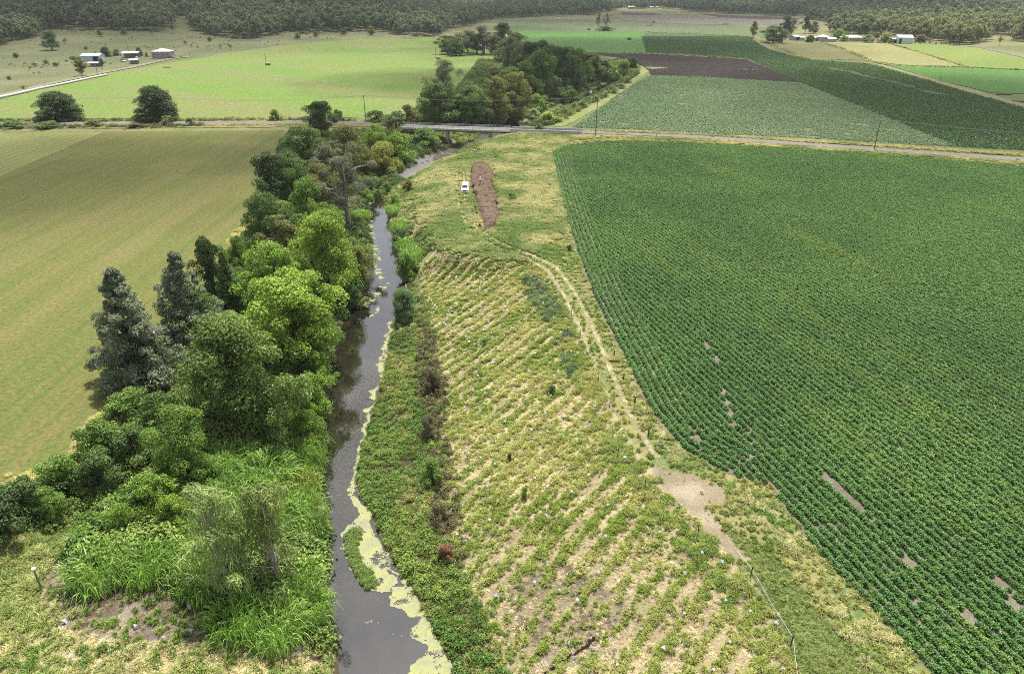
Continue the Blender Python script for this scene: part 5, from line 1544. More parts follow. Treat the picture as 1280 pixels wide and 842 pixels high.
def pole(px, base, top, label, arm_az=None, arm=1.6, hmax=13):
    b = P(px, base); h = min(top_z(b, top) - b.z, hmax)
    r = empty("power_pole", b, 0 if arm_az is None else arm_az); tag(r, label, "power pole")
    MB().tube([(0, 0, -0.5), (0, 0, h * .5), (0, 0, h)], [0.17, 0.15, 0.11], 8).build("pole", M_WOOD, r)
    if arm_az is not None:
        MB().box(0, 0.14, h - 0.45, arm, 0.12, 0.14).build("crossarm", M_WOOD, r)
        for s in (-1, 1): MB().tube([(s * arm * .42, 0.14, h - .38), (s * arm * .42, 0.14, h - .15)], [0.06, 0.04], 6).build("insulator", M_PLASTIC, r)
    POLES.append((b, h)); return b, h
rd = 1.35
pA = pole(197, 152.8, 120.5, "leaning grey power pole in front of the round verge tree", rd)
pB = pole(457.5, 153.5, 118.8, "wooden power pole left of the bridge at the bright pasture", rd)
pC = pole(744.5, 169.8, 116.5, "tall grey power pole beside the road right of the bridge", rd)
pD = pole(1092.5, 187.2, 148.5, "leaning power pole on the verge between the two right crops", rd)
pole(333, 82, 67, "thin far power pole in the middle of the bright pasture", rd, 1.2)
pole(545, 74, 58.5, "thin far power pole at the end of the bright pasture", rd, 1.2)
pole(122, 92, 80, "thin power pole by the lane at the left homestead", rd, 1.2)
pole(161, 66, 52, "thin power pole behind the open shed", rd, 1.2)
pole(1175, 100.5, 95.5, "short grey post on the straw coloured lane", None)
pE = (P(-330, 150), 10.0); pF = (P(1560, 224), 10.0)
WN = ["thin overhead wires spanning the left verge trees", "thin overhead wires spanning the left road to the bridge pole", "thin overhead wires sagging past the trees behind the bridge",
      "thin overhead wires spanning over the blue green crop", "thin overhead wires leaving over the right road"]
M_WIRE = simple_mat("wire", (0.30, 0.29, 0.28), 0.5, 0.4)
for (q0, h0), (q1, h1), lb in zip([pE, pA, pB, pC, pD], [pA, pB, pC, pD, pF], WN):
    mb = MB()
    for off in (-0.65, 0.65):
        o3 = Vector((0.3, off, -0.15)); s_ = q0 + Vector((0, 0, h0)) + o3; e_ = q1 + Vector((0, 0, h1)) + o3
        mb.tube([s_.lerp(e_, t) - Vector((0, 0, 4 * t * (1 - t) * 1.6)) for t in np.linspace(0, 1, 17)], 0.022, 5)
    tag(mb.build("power_line", M_WIRE), lb, "wires")

# ---- wire fence on the crest, stakes, end posts
FPX_ = [(604, 264), (611, 303), (651, 322), (676, 334), (694, 350), (714, 396), (725, 421), (736, 447), (748, 476), (762, 508), (772, 572), (806, 610), (872, 668), (938, 722), (988, 808)]
fb = [P(*q) for q in FPX_]
fr = empty("wire_fence", fb[0]); tag(fr, "wire fence with dark steel posts along the crest of the planted bank", "fence")
for q in fb:
    d = q - fb[0]
    MB().box(d.x, d.y, d.z + 0.55, 0.07, 0.07, 1.5).build("post", M_DARKST, fr)
wm = MB()
for hz in (0.35, 0.75, 1.1):
    wm.tube([q - fb[0] + Vector((0, 0, hz)) for q in fb], 0.004, 4, False)
wm.build("wire", M_STEEL, fr)
q = [P(908, 684), fb[-2], P(960, 762), fb[-1], P(992, 842), P(1000, 900)]
tag(MB().tube([v + Vector((0.05, 0.05, 0.95)) for v in q], 0.007, 5, False).build("fence_tape", M_PLASTIC), "white electric fence tape strung along the lower end of the crest", "fence tape")
for px, py in ((767, 446), (779, 475), (793, 505), (810, 545), (990, 806 - 900)):
    if py < 0: continue
    b = P(px, py); o = MB().tube([(0, 0, -0.3), (0.06, 0.02, 1.0)], [0.09, 0.08], 7).build("stake", M_DARKST); o.location = b
    tag(o, "short dark stake in the dry grass between track and crop", "stake", "short dark stakes beside the wheel track")
b = P(731, 171.8); o = MB().box(0, 0, 0.55, 0.16, 0.05, 1.2, bevel=0.01).build("guide_post", M_WOOD); o.location = P(820.5, 171.5); tag(o, "grey guide post on the road edge between the two crops", "guide post")
o = MB().box(0, 0, 0.5, 0.14, 0.05, 1.1, bevel=0.01).build("guide_post", M_PLASTIC); o.location = P(1084, 183); tag(o, "white guide post on the road edge near the leaning power pole", "guide post")
b = P(52.5, 737); r = empty("bollard", b); tag(r, "grey post with a rounded white cap beside the bare mulch patch", "post")
hb = top_z(b, 709) - b.z
MB().tube([(0, 0, -.3), (0, 0, hb - .25)], 0.07, 10).build("post", M_WOOD, r)
MB().tube([(0, 0, hb - .27), (0, 0, hb - .12), (0, 0, hb - .03), (0, 0, hb)], [0.17, 0.18, 0.13, 0.04], 12).build("cap", M_PLASTIC, r, True)

# ---- retaining edge at the foot of the planted bank
p0, p1 = P(676, 848), P(742, 800)
r = empty("retaining_edge", p0, frame(p0, p1)); tag(r, "ragged weathered timber edging holding back bare grey soil at the foot of the bank", "edging")
Lr = (p1 - p0).length
mb = MB(); k = 0.0
while k < Lr:
    wd = random.uniform(0.16, 0.34); hh = random.uniform(0.5, 0.95)
    mb.box(k + wd / 2, random.uniform(-.05, .05), hh / 2 - 0.25 + (p1.z - p0.z) * k / Lr, wd - 0.03, 0.10, hh, random.uniform(-.15, .15), 0.015); k += wd
mb.build("boards", simple_mat("rotten_boards", (0.16, 0.13, 0.10), 0.95, 0.1, var=0.55, scale=4, bump=0.5), r)


def rock_mesh(seed, r):
    bm = bmesh.new(); bmesh.ops.create_icosphere(bm, subdivisions=3, radius=r)
    rr = random.Random(seed); dv = [Vector((rr.gauss(0, 1), rr.gauss(0, 1), rr.gauss(0, 1))).normalized() for _ in range(9)]; dd = [r * rr.uniform(.55, .95) for _ in dv]
    for v in bm.verts:
        for n_, d_ in zip(dv, dd):
            e_ = v.co.dot(n_) - d_
            if e_ > 0: v.co -= n_ * e_ * 0.9
        v.co.z *= 0.65
    me = bpy.data.meshes.new("rock"); bm.to_mesh(me); bm.free(); me.materials.append(M_ROCK); return me
RK = [rock_mesh(i, 0.8) for i in range(5)]
for i in range(34):
    if i < 26: px, py = random.uniform(515, 600), None; py = 203 - (px - 515) * 0.22 + random.uniform(-4, 4)
    else: px, py = random.uniform(640, 668), random.uniform(168, 172)
    b = P(px, py); s = random.uniform(0.4, 1.0)
    o = obj("rock", RK[i % 5]); o.location = b; o.scale = (s, s * random.uniform(.8, 1.2), s * random.uniform(.7, 1.1)); o.rotation_euler = (0, 0, random.random() * 6)
    tag(o, "grey rock lying in the creek bed by the bridge", "rock", "rocks in the creek bed by the bridge")
for i, (px, py, s) in enumerate(((716, 822, .35), (728, 828, .28), (742, 812, .3), (712, 803, .3), (735, 838, .4))):
    o = obj("rock", RK[i]); o.location = P(px, py); o.scale = (s, s, s)
    tag(o, "small pale stone beside the timber edging at the foot of the bank", "rock", "stones by the timber edging")
# fallen limbs
for px, py, L_, az_, lb in ((498, 222, 5.5, 1.9, "pale driftwood log on the gravel bar"), (404, 800, 2.2, 2.2, "bent pale branch lying at the lower left water edge"), (437, 352, 4.5, 0.9, "bare grey branch leaning on the bank under the lime tree")):
    b = P(px, py); dx, dy = math.cos(az_), math.sin(az_)
    o = MB().tube([(0, 0, .12), (dx * L_ * .4, dy * L_ * .4, .35), (dx * L_ * .7, dy * L_ * .7 + .2, .4), (dx * L_, dy * L_, .2)], [0.16, 0.13, 0.09, 0.03], 7).build("fallen_branch", M_PALEBARK, None, True)
    o.location = b; tag(o, lb, "branch")

# ---- mulch heap with someone on it
bw_ = [P(*q) for q in HEAP_PX]; hp = [(q.x, q.y) for q in bw_]
gx_, gy_ = np.meshgrid(np.arange(min(p[0] for p in hp) - 1, max(p[0] for p in hp) + 1, 0.28), np.arange(min(p[1] for p in hp) - 1, max(p[1] for p in hp) + 1, 0.28))
shp = gx_.shape; gx_, gy_ = gx_.ravel(), gy_.ravel()
ins = inpoly(gx_ + (fbm(gx_, gy_, 1.6, 405) - .5) * 2.6, gy_ + (fbm(gx_, gy_, 1.6, 406) - .5) * 2.6, hp); dd = poly_dist(gx_, gy_, hp + hp[:1])
hh = np.where(ins, 1.0 * sst(-.3, 1.0, dd + (fbm(gx_, gy_, 2, 401) - .5) * 1.2) * (0.35 + 1.1 * fbm(gx_, gy_, 2.2, 402, 3)), 0)
hh = hh + np.where(hh > .03, (fbm(gx_, gy_, 0.9, 403, 2) - .5) * 0.7, 0)
keepv = ins
Vh = np.c_[gx_, gy_, Z(gx_, gy_) + np.where(ins, hh, -0.15)]
ii = np.arange(len(gx_)).reshape(shp)
Fh = np.stack([ii[:-1, :-1], ii[:-1, 1:], ii[1:, 1:], ii[1:, :-1]], -1).reshape(-1, 4)
Fh = Fh[ins[Fh].any(1)]
m, nt, out = new_mat("mulch")
pos = wpos(nt); f = noise_node(nt, pos, 0.5, 5, .7); f2 = noise_node(nt, pos, 3.0, 5, .8)
c = mixc(nt, ramp(nt, f, .35, .65), (0.090, 0.062, 0.044), (0.150, 0.108, 0.076)); c = mixc(nt, 1.0, c, mixc(nt, ramp(nt, f2, .25, .75), (.45, .45, .45), (1.5, 1.5, 1.5)), "MULTIPLY")
pbsdf(nt, out, c, 0.95, 0.1, 0, f2, 0.8, 0.3)
used = np.unique(Fh); remap = np.full(len(gx_), -1); remap[used] = np.arange(len(used))
tag(obj("mulch_heap", mesh_np("mulch_heap", Vh[used], remap[Fh], [m])), "long rough heap of brown mulch beside the white vehicle", "mulch heap")

# person: one skinned body, white top and hat, dark trousers
b = P(600.5, 235.5)
hz = float(0.2)
r = obj("person", bpy.data.meshes.new("person")); _k = np.argmin(np.hypot(gx_ - b.x, gy_ - b.y)); r.location = (b.x, b.y, float(Vh[_k, 2]) - 0.03); r.rotation_euler = (0, 0, 0.4)
J = {"pelvis": (0, 0, .93, .135), "chest": (0, .03, 1.28, .15), "neck": (0, .02, 1.47, .06), "head": (0, .0, 1.60, .095), "crown_": (0, -.01, 1.68, .07)}
vs = [J[k] for k in J]; es = [(0, 1), (1, 2), (2, 3), (3, 4)]
for s in (-1, 1):
    i = len(vs); vs += [(s * .1, 0, .86, .10), (s * .12, -.04 * s, .48, .065), (s * .13, .03 * s, .08, .045), (s * .14, -.12 + .03 * s, .03, .04)]; es += [(0, i), (i, i + 1), (i + 1, i + 2), (i + 2, i + 3)]
    i = len(vs); vs += [(s * .2, .02, 1.40, .06), (s * .27, -.02, 1.12, .045), (s * .22, -.2, .93, .035), (s * .21, -.28, .90, .035)]; es += [(1, i), (i, i + 1), (i + 1, i + 2), (i + 2, i + 3)]
me = r.data; me.from_pydata([v[:3] for v in vs], es, [])
md = r.modifiers.new("skin", "SKIN"); me.skin_vertices.new() if len(me.skin_vertices) == 0 else None
for sv, v in zip(me.skin_vertices[0].data, vs): sv.radius = (v[3], v[3] * .85)
me.skin_vertices[0].data[0].use_root = True
r.modifiers.new("sub", "SUBSURF").render_levels = 2
m, nt, out = new_mat("clothed_figure")
sep = N(nt, "ShaderNodeSeparateXYZ"); nt.links.new(N(nt, "ShaderNodeTexCoord").outputs["Object"], sep.inputs[0])
c = mixc(nt, math_n(nt, "GREATER_THAN", sep.outputs[2], 0.97), (0.03, 0.035, 0.05), (0.70, 0.70, 0.68))
c = mixc(nt, math_n(nt, "GREATER_THAN", sep.outputs[2], 1.45), c, (0.35, 0.22, 0.16))
pbsdf(nt, out, c, 0.8, 0.2); me.materials.append(m)
tag(r, "person in white top, pale hat and dark trousers standing on the brown mulch", "person")
MB().tube([(0, -.01, 1.655), (0, -.01, 1.665), (0, -.01, 1.67), (0, -.01, 1.78)], [0.17, 0.17, 0.11, 0.085], 14).build("hat", M_PLASTIC, r, True)

# ---- white utility vehicle facing the camera
b = P(581, 242.5)
u = empty("utility_vehicle", b + Vector((0, 0, 0.02)), 0.02); tag(u, "white utility vehicle parked on the grass beside the mulch heap", "vehicle")
# front at y=0, rear at y=5.0; profile in y-z swept across x
def hull(prof, half, top_in, bev=0.06):
    m_ = MB(); n_ = len(prof); zmax = max(p[1] for p in prof); zmin = min(p[1] for p in prof)
    A = []; B = []
    for y, z in prof:
        k = half - top_in * max(0, (z - zmin) / (zmax - zmin)) ** 2
        A.append(m_.bm.verts.new((-k, y, z))); B.append(m_.bm.verts.new((k, y, z)))
    for i in range(n_): m_.bm.faces.new((A[i], A[(i + 1) % n_], B[(i + 1) % n_], B[i]))
    m_.bm.faces.new(list(reversed(A))); m_.bm.faces.new(B)
    bmesh.ops.recalc_face_normals(m_.bm, faces=m_.bm.faces)
    bmesh.ops.bevel(m_.bm, geom=m_.bm.edges[:], offset=bev, segments=2, affect="EDGES")
    return m_
hull([(0.0, .42), (0.02, .85), (.12, 1.02), (1.25, 1.14), (5.0, 1.12), (5.0, .45)], .93, .06).build("body", M_WHITE, u)
hull([(1.2, 1.1), (1.95, 1.72), (2.2, 1.80), (3.9, 1.80), (4.9, 1.74), (4.98, 1.1)], .86, .14, .05).build("cab", M_WHITE, u)
MB().face([(-.70, 1.255, 1.20), (.70, 1.255, 1.20), (.60, 1.885, 1.70), (-.60, 1.885, 1.70)]).build("windscreen", M_GLASS, u).location = (0, -.035, .035)
for s in (-1, 1):
    MB().box(s * .845, 2.9, 1.42, .03, 2.1, .38).build("side_window", M_GLASS, u)
    MB().box(s * .72, .02, .84, .36, .08, .17, bevel=.03).build("headlight", M_STEEL, u)
    MB().box(s * 1.02, 1.55, 1.2, .2, .1, .15, bevel=.03).build("mirror", M_BLACK, u)
    for y in (.95, 4.0):
        wl = MB().tube([(s * .72, y, .38), (s * .95, y, .38)], .38, 20).build("wheel", M_BLACK, u)
        MB().tube([(s * .94, y, .38), (s * .965, y, .38)], .22, 14).build("rim", M_STEEL, wl)
MB().box(0, .0, .78, .95, .06, .26, bevel=.02).build("grille", M_BLACK, u)
MB().box(0, -.06, .48, 1.8, .2, .2, bevel=.05).build("bumper", M_WHITE, u)
MB().box(0, -.03, .31, 1.5, .12, .14, bevel=.03).build("lower_bumper", M_BLACK, u)
MB().box(0, -.17, .5, .37, .02, .12).build("number_plate", M_CREAM, u)


# ---- tree guards: white sleeves in the straw rows
def guard_mesh(seed):
    rr = random.Random(seed); m_ = MB(); n_ = 3; hgt = .46
    for (r0, r1, flip) in ((.135, .125, 0), (.115, .107, 1)):
        A = [m_.bm.verts.new((r0 * math.cos(2.094 * j + .2) + (0), r0 * math.sin(2.094 * j + .2), 0)) for j in range(3)]
        B = [m_.bm.verts.new((r1 * math.cos(2.094 * j + .3) + rr.uniform(-.05, .05), r1 * math.sin(2.094 * j + .3) + rr.uniform(-.05, .05), hgt + rr.uniform(-.05, .05))) for j in range(3)]
        for j in range(3): m_.bm.faces.new((A[j], A[(j + 1) % 3], B[(j + 1) % 3], B[j]))
    me = m_.mesh("tree_guard", bpy.data.materials["guard_sleeve"])
    return me
m, nt, out = new_mat("guard_sleeve")
b_ = pbsdf(nt, None, (0.85, 0.86, 0.87), 0.5, 0.3); tl_ = N(nt, "ShaderNodeBsdfTranslucent"); tl_.inputs[0].default_value = (.85, .86, .87, 1)
mx = N(nt, "ShaderNodeMixShader"); mx.inputs[0].default_value = .45
nt.links.new(b_.outputs[0], mx.inputs[1]); nt.links.new(tl_.outputs[0], mx.inputs[2]); nt.links.new(mx.outputs[0], out.inputs[0])
M_SLEEVE = m
GM = [guard_mesh(i) for i in range(4)]
gpts = []
uu = np.arange(-160, 160, ROW_STEP); ss = np.arange(-160, 160, 3.4)
for u_ in uu:
    for s_ in ss:
        s2 = s_ + random.uniform(-.5, .5); u2 = u_ + random.uniform(-.35, .35)
        x = s2 * math.cos(ROW_ANG) - u2 * math.sin(ROW_ANG); y = s2 * math.sin(ROW_ANG) + u2 * math.cos(ROW_ANG)
        if y < 34 or y > 130 or abs(x) > 32: continue
        w = float((fbm(np.array([x]), np.array([y]), 9, 31, 2)[0] - 0.5) * 0.8)
        x += w * math.sin(ROW_ANG); y -= w * math.cos(ROW_ANG)
        z = float(Z(x, y)); px, py = proj(x, y, z)
        if inpoly(px, py, Z_SLOPE) and px > 520 and py < 845: gpts.append((x, y, z))
for _ in range(46):
    q = P(random.uniform(523, 575), random.uniform(252, 326)); gpts.append(tuple(q))
random.shuffle(gpts); gpts = gpts[:200]
while len(gpts) < 288:
    px, py = random.uniform(515, 640), random.uniform(308, 425)
    if inpoly(px, py, Z_SLOPE) and random.random() < 1.3 - (px - 515) / 125 * .8: gpts.append(tuple(P(px, py)))
for x, y, z in gpts:
    o = obj("tree_guard", GM[random.randrange(4)]); o.location = (x, y, z - .02); s = random.uniform(0.85, 1.25); o.scale = (s, s, s); o.rotation_euler = (random.gauss(0, .12), random.gauss(0, .12), random.random() * 6)
    tag(o, "small white plastic tree guard on the bank right of the creek", "tree guard", "white tree guards on the planted bank")
for px, py in ((92, 738), (83, 778), (137, 810), (206, 800), (237, 760), (256, 778), (303, 808), (332, 797), (355, 808), (238, 792), (170, 785), (92, 822)):
    o = obj("tree_guard", GM[random.randrange(4)]); o.location = P(px, py); o.rotation_euler = (random.gauss(0, .2), random.gauss(0, .2), random.random() * 6)
    tag(o, "small white plastic tree guard on the bare soil left of the creek", "tree guard", "white tree guards on the left bank")


# ---- buildings
def building(name, px, base, wpx, depth, wall, label, rise=1.2, roof="gable", rz=0.0, wm=M_GREYWALL, rm=M_TIN, wins=0, shade_panel=None, over=0.4, chim=False, cat="house", hip=1.2):
    b = P(px, base); w = wpx / ppm(b)
    r = empty(name, b, rz); tag(r, label, cat)
    MB().box(0, depth / 2, wall / 2 - .3, w, depth, wall + .6).build("wall", wm, r)
    W, D = w / 2 + over, depth / 2 + over; m_ = MB(); z0 = wall + .02
    def slab(pts):
        lo = [m_.bm.verts.new(p) for p in pts]; hi = [m_.bm.verts.new((p[0], p[1], p[2] + .14)) for p in pts]; k = len(pts)
        for i in range(k): m_.bm.faces.new((lo[i], lo[(i + 1) % k], hi[(i + 1) % k], hi[i]))
        m_.bm.faces.new(list(reversed(lo))); m_.bm.faces.new(hi)
    cy_ = depth / 2
    if roof == "gable":
        m_.prism([(-W, 0), (W, 0), (W, .12), (-W, .12)], 0, .01) if False else None
        slab([(-W, cy_ - D, z0), (W, cy_ - D, z0), (W, cy_, z0 + rise), (-W, cy_, z0 + rise)]); slab([(W, cy_ + D, z0), (-W, cy_ + D, z0), (-W, cy_, z0 + rise), (W, cy_, z0 + rise)])
        g = MB()
        for s in (-1, 1):
            x = s * (w / 2 - .06)
            g.face([(x, 0, wall - .02), (x, depth, wall - .02), (x, cy_, wall + rise * .95)])
        g.build("gable_end", wm, r)
    elif roof == "hip":
        k = max(.5, W - D * hip)
        A = [(-W, cy_ - D, z0), (W, cy_ - D, z0), (W, cy_ + D, z0), (-W, cy_ + D, z0)]; R0, R1 = (-k, cy_, z0 + rise), (k, cy_, z0 + rise)
        slab([A[0], A[1], R1, R0]); slab([A[2], A[3], R0, R1])
        slab([A[1], A[2], R1]); slab([A[3], A[0], R0])
    else:
        slab([(-W, cy_ - D, z0), (W, cy_ - D, z0), (W, cy_ + D, z0 + rise), (-W, cy_ + D, z0 + rise)])
    m_.build("roof", rm, r)
    for i in range(wins):
        x = -w / 2 + w * (i + .5) / wins; zc = wall * .62
        f = MB().box(x, -.04, zc, w / wins * .45, .06, wall * .30).build("window", M_WHITE, r)
        MB().box(x, -.08, zc, w / wins * .38, .04, wall * .25).build("pane", M_GLASS, f)
    if shade_panel:
        f0, f1 = shade_panel
        MB().box((f0 + f1) / 2 * w, -.035, wall * .45, (f1 - f0) * w, .05, wall * .86).build("shade_panel", M_DARKIN, r)  # flat dark panel on the wall, painted as the unlit inside of an opening
    if chim: MB().box(w * .2, cy_ + 1, wall + rise + .2, .7, .7, 1.4).build("chimney", M_GREYWALL, r)
    return r, b, w


def shed_open(name, px, base, wpx, depth, hgt, label, rz=0.0, rise=.6, rm=M_TIN):
    """roof on posts with a dark back wall"""
    b = P(px, base); w = wpx / ppm(b); r = empty(name, b, rz); tag(r, label, "shed")
    MB().box(0, depth / 2, hgt + .1, w + .5, depth + .6, .14).build("roof", rm, r).rotation_euler = (math.radians(6), 0, 0)
    for x in np.linspace(-w / 2 + .2, w / 2 - .2, 4): MB().tube([(x, .2, -.3), (x, .2, hgt + .05)], .09, 6).build("post", M_WOOD, r)
    MB().box(0, depth - .1, hgt / 2 - .3, w, .1, hgt + .5).build("back_wall", M_GREYWALL, r)
    return r


building("farm_shed", 114, 76.8, 22, 9, 3.4, "pale blue steel shed with an open dark bay at the left homestead", 1.3, rz=.12, wm=M_BLUETIN, rm=M_BLUETIN, shade_panel=(.12, .42), cat="shed")
shed_open("low_shed", 117, 83.5, 16, 4, 2.0, "long low white roofed shed in front of the blue shed")
shed_open("open_shed", 163, 72.5, 19, 7, 3.0, "white roofed open machinery shed beside the dark homestead tree", .25)
shed_open("lean_to", 167, 80.3, 10, 5, 2.3, "small white roofed lean-to by the homestead lane", .3)
building("farmhouse", 202, 73.3, 22, 9, 4.4, "grey two storey farmhouse with a white hip roof on the left hillside", 1.9, "hip", .08, M_GREYWALL, M_TIN, 4)
b = P(171.8, 76.3); o = MB().tube([(0, 0, -.2), (0, 0, 2.3), (0, 0, 2.45), (0, 0, 2.7)], [1.1, 1.1, 1.05, .1], 18).build("water_tank", M_BLUETIN, None); o.location = b; tag(o, "blue round water tank beside the lean-to", "water tank")


def car(px, py, mat, label, rz, L=4.4, h=1.5, name="parked_car"):
    u = empty(name, P(px, py), rz); tag(u, label, "car")
    hull([(0, .35), (.03, .78), (1.1, .95), (L, .9), (L, .4)], .85, .04, .05).build("body", mat, u)
    hull([(1.1, .9), (1.7, h - .05), (3.2, h), (L - .3, .92)], .76, .14, .04).build("cabin", M_GLASS, u)
    for s in (-1, 1):
        for y in (.85, L - .9): MB().tube([(s * .68, y, .32), (s * .88, y, .32)], .32, 14).build("wheel", M_BLACK, u)
car(156, 77.5, M_WHITE, "white car parked at the homestead in front of the open shed", .9, 4.8, 1.9)
car(218, 73.3, simple_mat("dark_car_paint", (.06, .03, .03), .35, .5), "dark car parked right of the grey farmhouse", 1.4)
b = P(209, 85); o = MB().box(0, 0, .5, 5, 1.6, 1.0, .2, .2).build("stock_trough", M_TIN); o.location = b; tag(o, "low pale trough lying in the green strip below the farmhouse", "trough")
# low pale pipe along the lane
pp = [P(*q) + Vector((0, -6, .7)) for q in ((-40, 131.5), (0, 123.5), (30, 117), (60, 110), (90, 104), (115, 98.5), (140, 93.5))]
r = empty("barrier", pp[0]); tag(r, "low pale barrier running along the lane below the left homestead", "barrier")
MB().tube([q - pp[0] for q in pp], .5, 8).build("rail", M_CONC, r)
for i in range(14):
    t = i / 13 * (len(pp) - 1); j = min(int(t), len(pp) - 2); q = pp[j].lerp(pp[j + 1], t - j) - pp[0]
    MB().box(q.x, q.y - .35, q.z - .5, .35, .5, 1.0).build("post", M_WOOD, r)
# right hand farm
building("big_shed", 1131, 55.3, 17, 22, 5.2, "large pale steel shed at the right end of the far farm", 1.8, rz=-.28, wm=M_TEAL, rm=M_TIN, cat="shed", shade_panel=(-.42, -.25))
building("machinery_shed", 1119, 54.5, 7, 8, 3.4, "small grey shed against the large pale shed", .9, wm=M_GREYWALL, rm=M_TIN, shade_panel=(-.3, .3), cat="shed")
building("farmhouse", 1067, 52, 25, 10, 3.2, "long white roofed farmhouse among garden trees", 2.0, "hip", 0, M_CREAM, M_TIN, 5, chim=True)
building("farmhouse", 1031, 52, 10, 9, 3.6, "white gabled farmhouse left of the bright garden tree", 2.0, "hip", .2, M_CREAM, M_TIN, 3)
building("cottage", 1040, 53, 10, 6, 2.7, "low white cottage in front of the gabled farmhouse", 1.1, "gable", 0, M_CREAM, M_TIN, 3)
building("farm_shed", 1022, 51.5, 9, 7, 2.6, "low white shed left of the gabled farmhouse", .7, "mono", 0, M_CREAM, M_TIN, 0, (-.2, .2), cat="shed")
building("farm_shed", 996, 50.8, 8, 8, 3.2, "grey gabled shed right of the dark broad farm tree", 1.2, "gable", .3, M_GREYWALL, M_TIN, 0, (-.1, .3), cat="shed")
building("farm_shed", 1003, 51, 5, 5, 2.6, "tiny cream shed beside the grey gabled one", .7, "gable", 0, M_CREAM, M_TIN, 1, cat="shed")
building("tool_shed", 977, 53.3, 4.5, 4, 3.6, "small blue shed at the foot of the dark broad farm tree", .8, "gable", .5, simple_mat("blue_wall", (.16, .25, .36), .6, .3), M_BLUETIN, cat="shed")
building("garden_shed", 1101, 54.3, 5, 5, 2.2, "small red roofed shed under the bright garden tree", 1.0, "gable", 0, M_CREAM, M_RED, cat="shed")
building("far_house", 789.5, 11.5, 7.5, 14, 4.5, "far white house at the edge of the woods, left of three", 2, "gable", 0, M_CREAM, M_TIN, 2)
building("far_house", 803.5, 10, 7.5, 14, 4.5, "far white house at the edge of the woods, middle of three", 2, "gable", 0, M_CREAM, M_TIN, 2)
building("far_house", 818, 11, 10, 10, 3, "far low white house at the edge of the woods, right of three", 1.5, "gable", 0, M_CREAM, M_TIN, 3)
# field machinery
def pump(px, py, label, mat=M_GREYWALL, k=1.0):
    u = empty("irrigation_pump", P(px, py)); tag(u, label, "pump"); u.scale = (k, k, k)
    MB().box(0, 0, .9, 2.6, 1.4, 1.1, .2, .12).build("housing", mat, u)
    MB().box(0, 0, .25, 3.0, 1.5, .18, .2).build("skid", M_DARKST, u)
    MB().tube([(1.0, .2, .9), (1.7, .4, 1.0), (2.2, .5, .2)], .14, 8).build("pipe", M_STEEL, u)
    for s in (-1, 1): MB().tube([(s * .9, -.85, .45), (s * .9, -.7, .45)], .45, 12).build("wheel", M_BLACK, u)
pump(335, 82, "grey pump box at the foot of the far pole in the bright pasture", M_GREYWALL, 1.1)
pump(548, 74.5, "grey pump box by the far pole at the end of the bright pasture", M_GREYWALL, 1.1)
pump(786.5, 50, "dark pump box standing in the vivid green field", M_BLACK, 1.3)
pump(736, 38, "small dark pump at the left end of the far field boundary", M_BLACK, 1.2)


def tractor(px, py, rz, mat, label):
    u = empty("tractor", P(px, py), rz); tag(u, label, "tractor")
    MB().box(0, .9, 1.2, .9, 2.0, .8, 0, .1).build("bonnet", mat, u)
    MB().box(0, 2.6, 1.9, 1.5, 1.5, 1.6, 0, .1).build("cab", M_GLASS, u)
    MB().box(0, 2.6, 2.78, 1.7, 1.7, .12).build("roof", mat, u)
    for s in (-1, 1):
        MB().tube([(s * .6, 3.0, .85), (s * 1.1, 3.0, .85)], .85, 16).build("wheel", M_BLACK, u)
        MB().tube([(s * .5, .3, .5), (s * .85, .3, .5)], .5, 14).build("wheel", M_BLACK, u)
tractor(819, 29, 1.2, M_RED, "rusty red tractor at the front of the grey stubble field")
u = empty("harvest_trailer", P(811, 33), .4); tag(u, "pale harvest trailer left of the rusty red tractor", "trailer")
MB().box(0, 0, 1.5, 7, 2.4, 1.4, 0, .1).build("tray", M_CREAM, u); MB().box(2.6, 0, 2.9, 1.2, 2.2, 1.4).build("canopy", M_GREYWALL, u)
for s in (-1, 1): MB().tube([(s * 2, -1.3, .5), (s * 2, -1.1, .5)], .5, 12).build("wheel", M_BLACK, u)
u = empty("field_bin", P(907, 31), 0); tag(u, "white field bins at the right end of the dull green field", "bin")
MB().box(0, 0, .9, 9, 2.2, 1.6, 0, .1).build("tub", M_CREAM, u)
u = empty("boom_sprayer", P(935, 88.5), 0); tag(u, "pale irrigation boom resting on the dark ploughed soil", "irrigator")
MB().box(0, 0, .7, 10.5, .5, .3).build("boom", M_STEEL, u); MB().box(1.3, 0, 1.7, .8, .7, 2.2, 0, .05).build("mast", M_WOOD, u)
for s in (-1, 0, 1): MB().tube([(s * 4.2, -.3, .4), (s * 4.2, .3, .4)], .4, 12).build("wheel", M_BLACK, u)
for px, py, lb in ((1255, 119, "grey stacked pipes lying on the grass margin by the right lane"), (1276, 128, "brown stacked pipes lying at the right picture edge")):
    u = MB()
    for k in range(6): u.tube([(-3.2, (k % 3) * .32, .2 + (k // 3) * .3), (3.2, (k % 3) * .32, .2 + (k // 3) * .3)], .16, 8)
    o = u.build("pipe_stack", M_WOOD); o.location = P(px, py); o.rotation_euler = (0, 0, -.25); tag(o, lb, "pipes")
for px, py in ((1144, 53.5), (1150, 54.8), (1155, 53.8), (1162, 54.3), (1170, 55.2), (1176.5, 55.4), (1187.5, 56.6), (1192, 56.8), (1195.5, 56.9), (1199, 57.3)):
    plant("shrub%d" % random.randrange(4), px, py, py - 2.6, 2.8, DEEP, "small dark round bush in the row along the far edge of the light pasture", group="dark bushes along the light pasture")
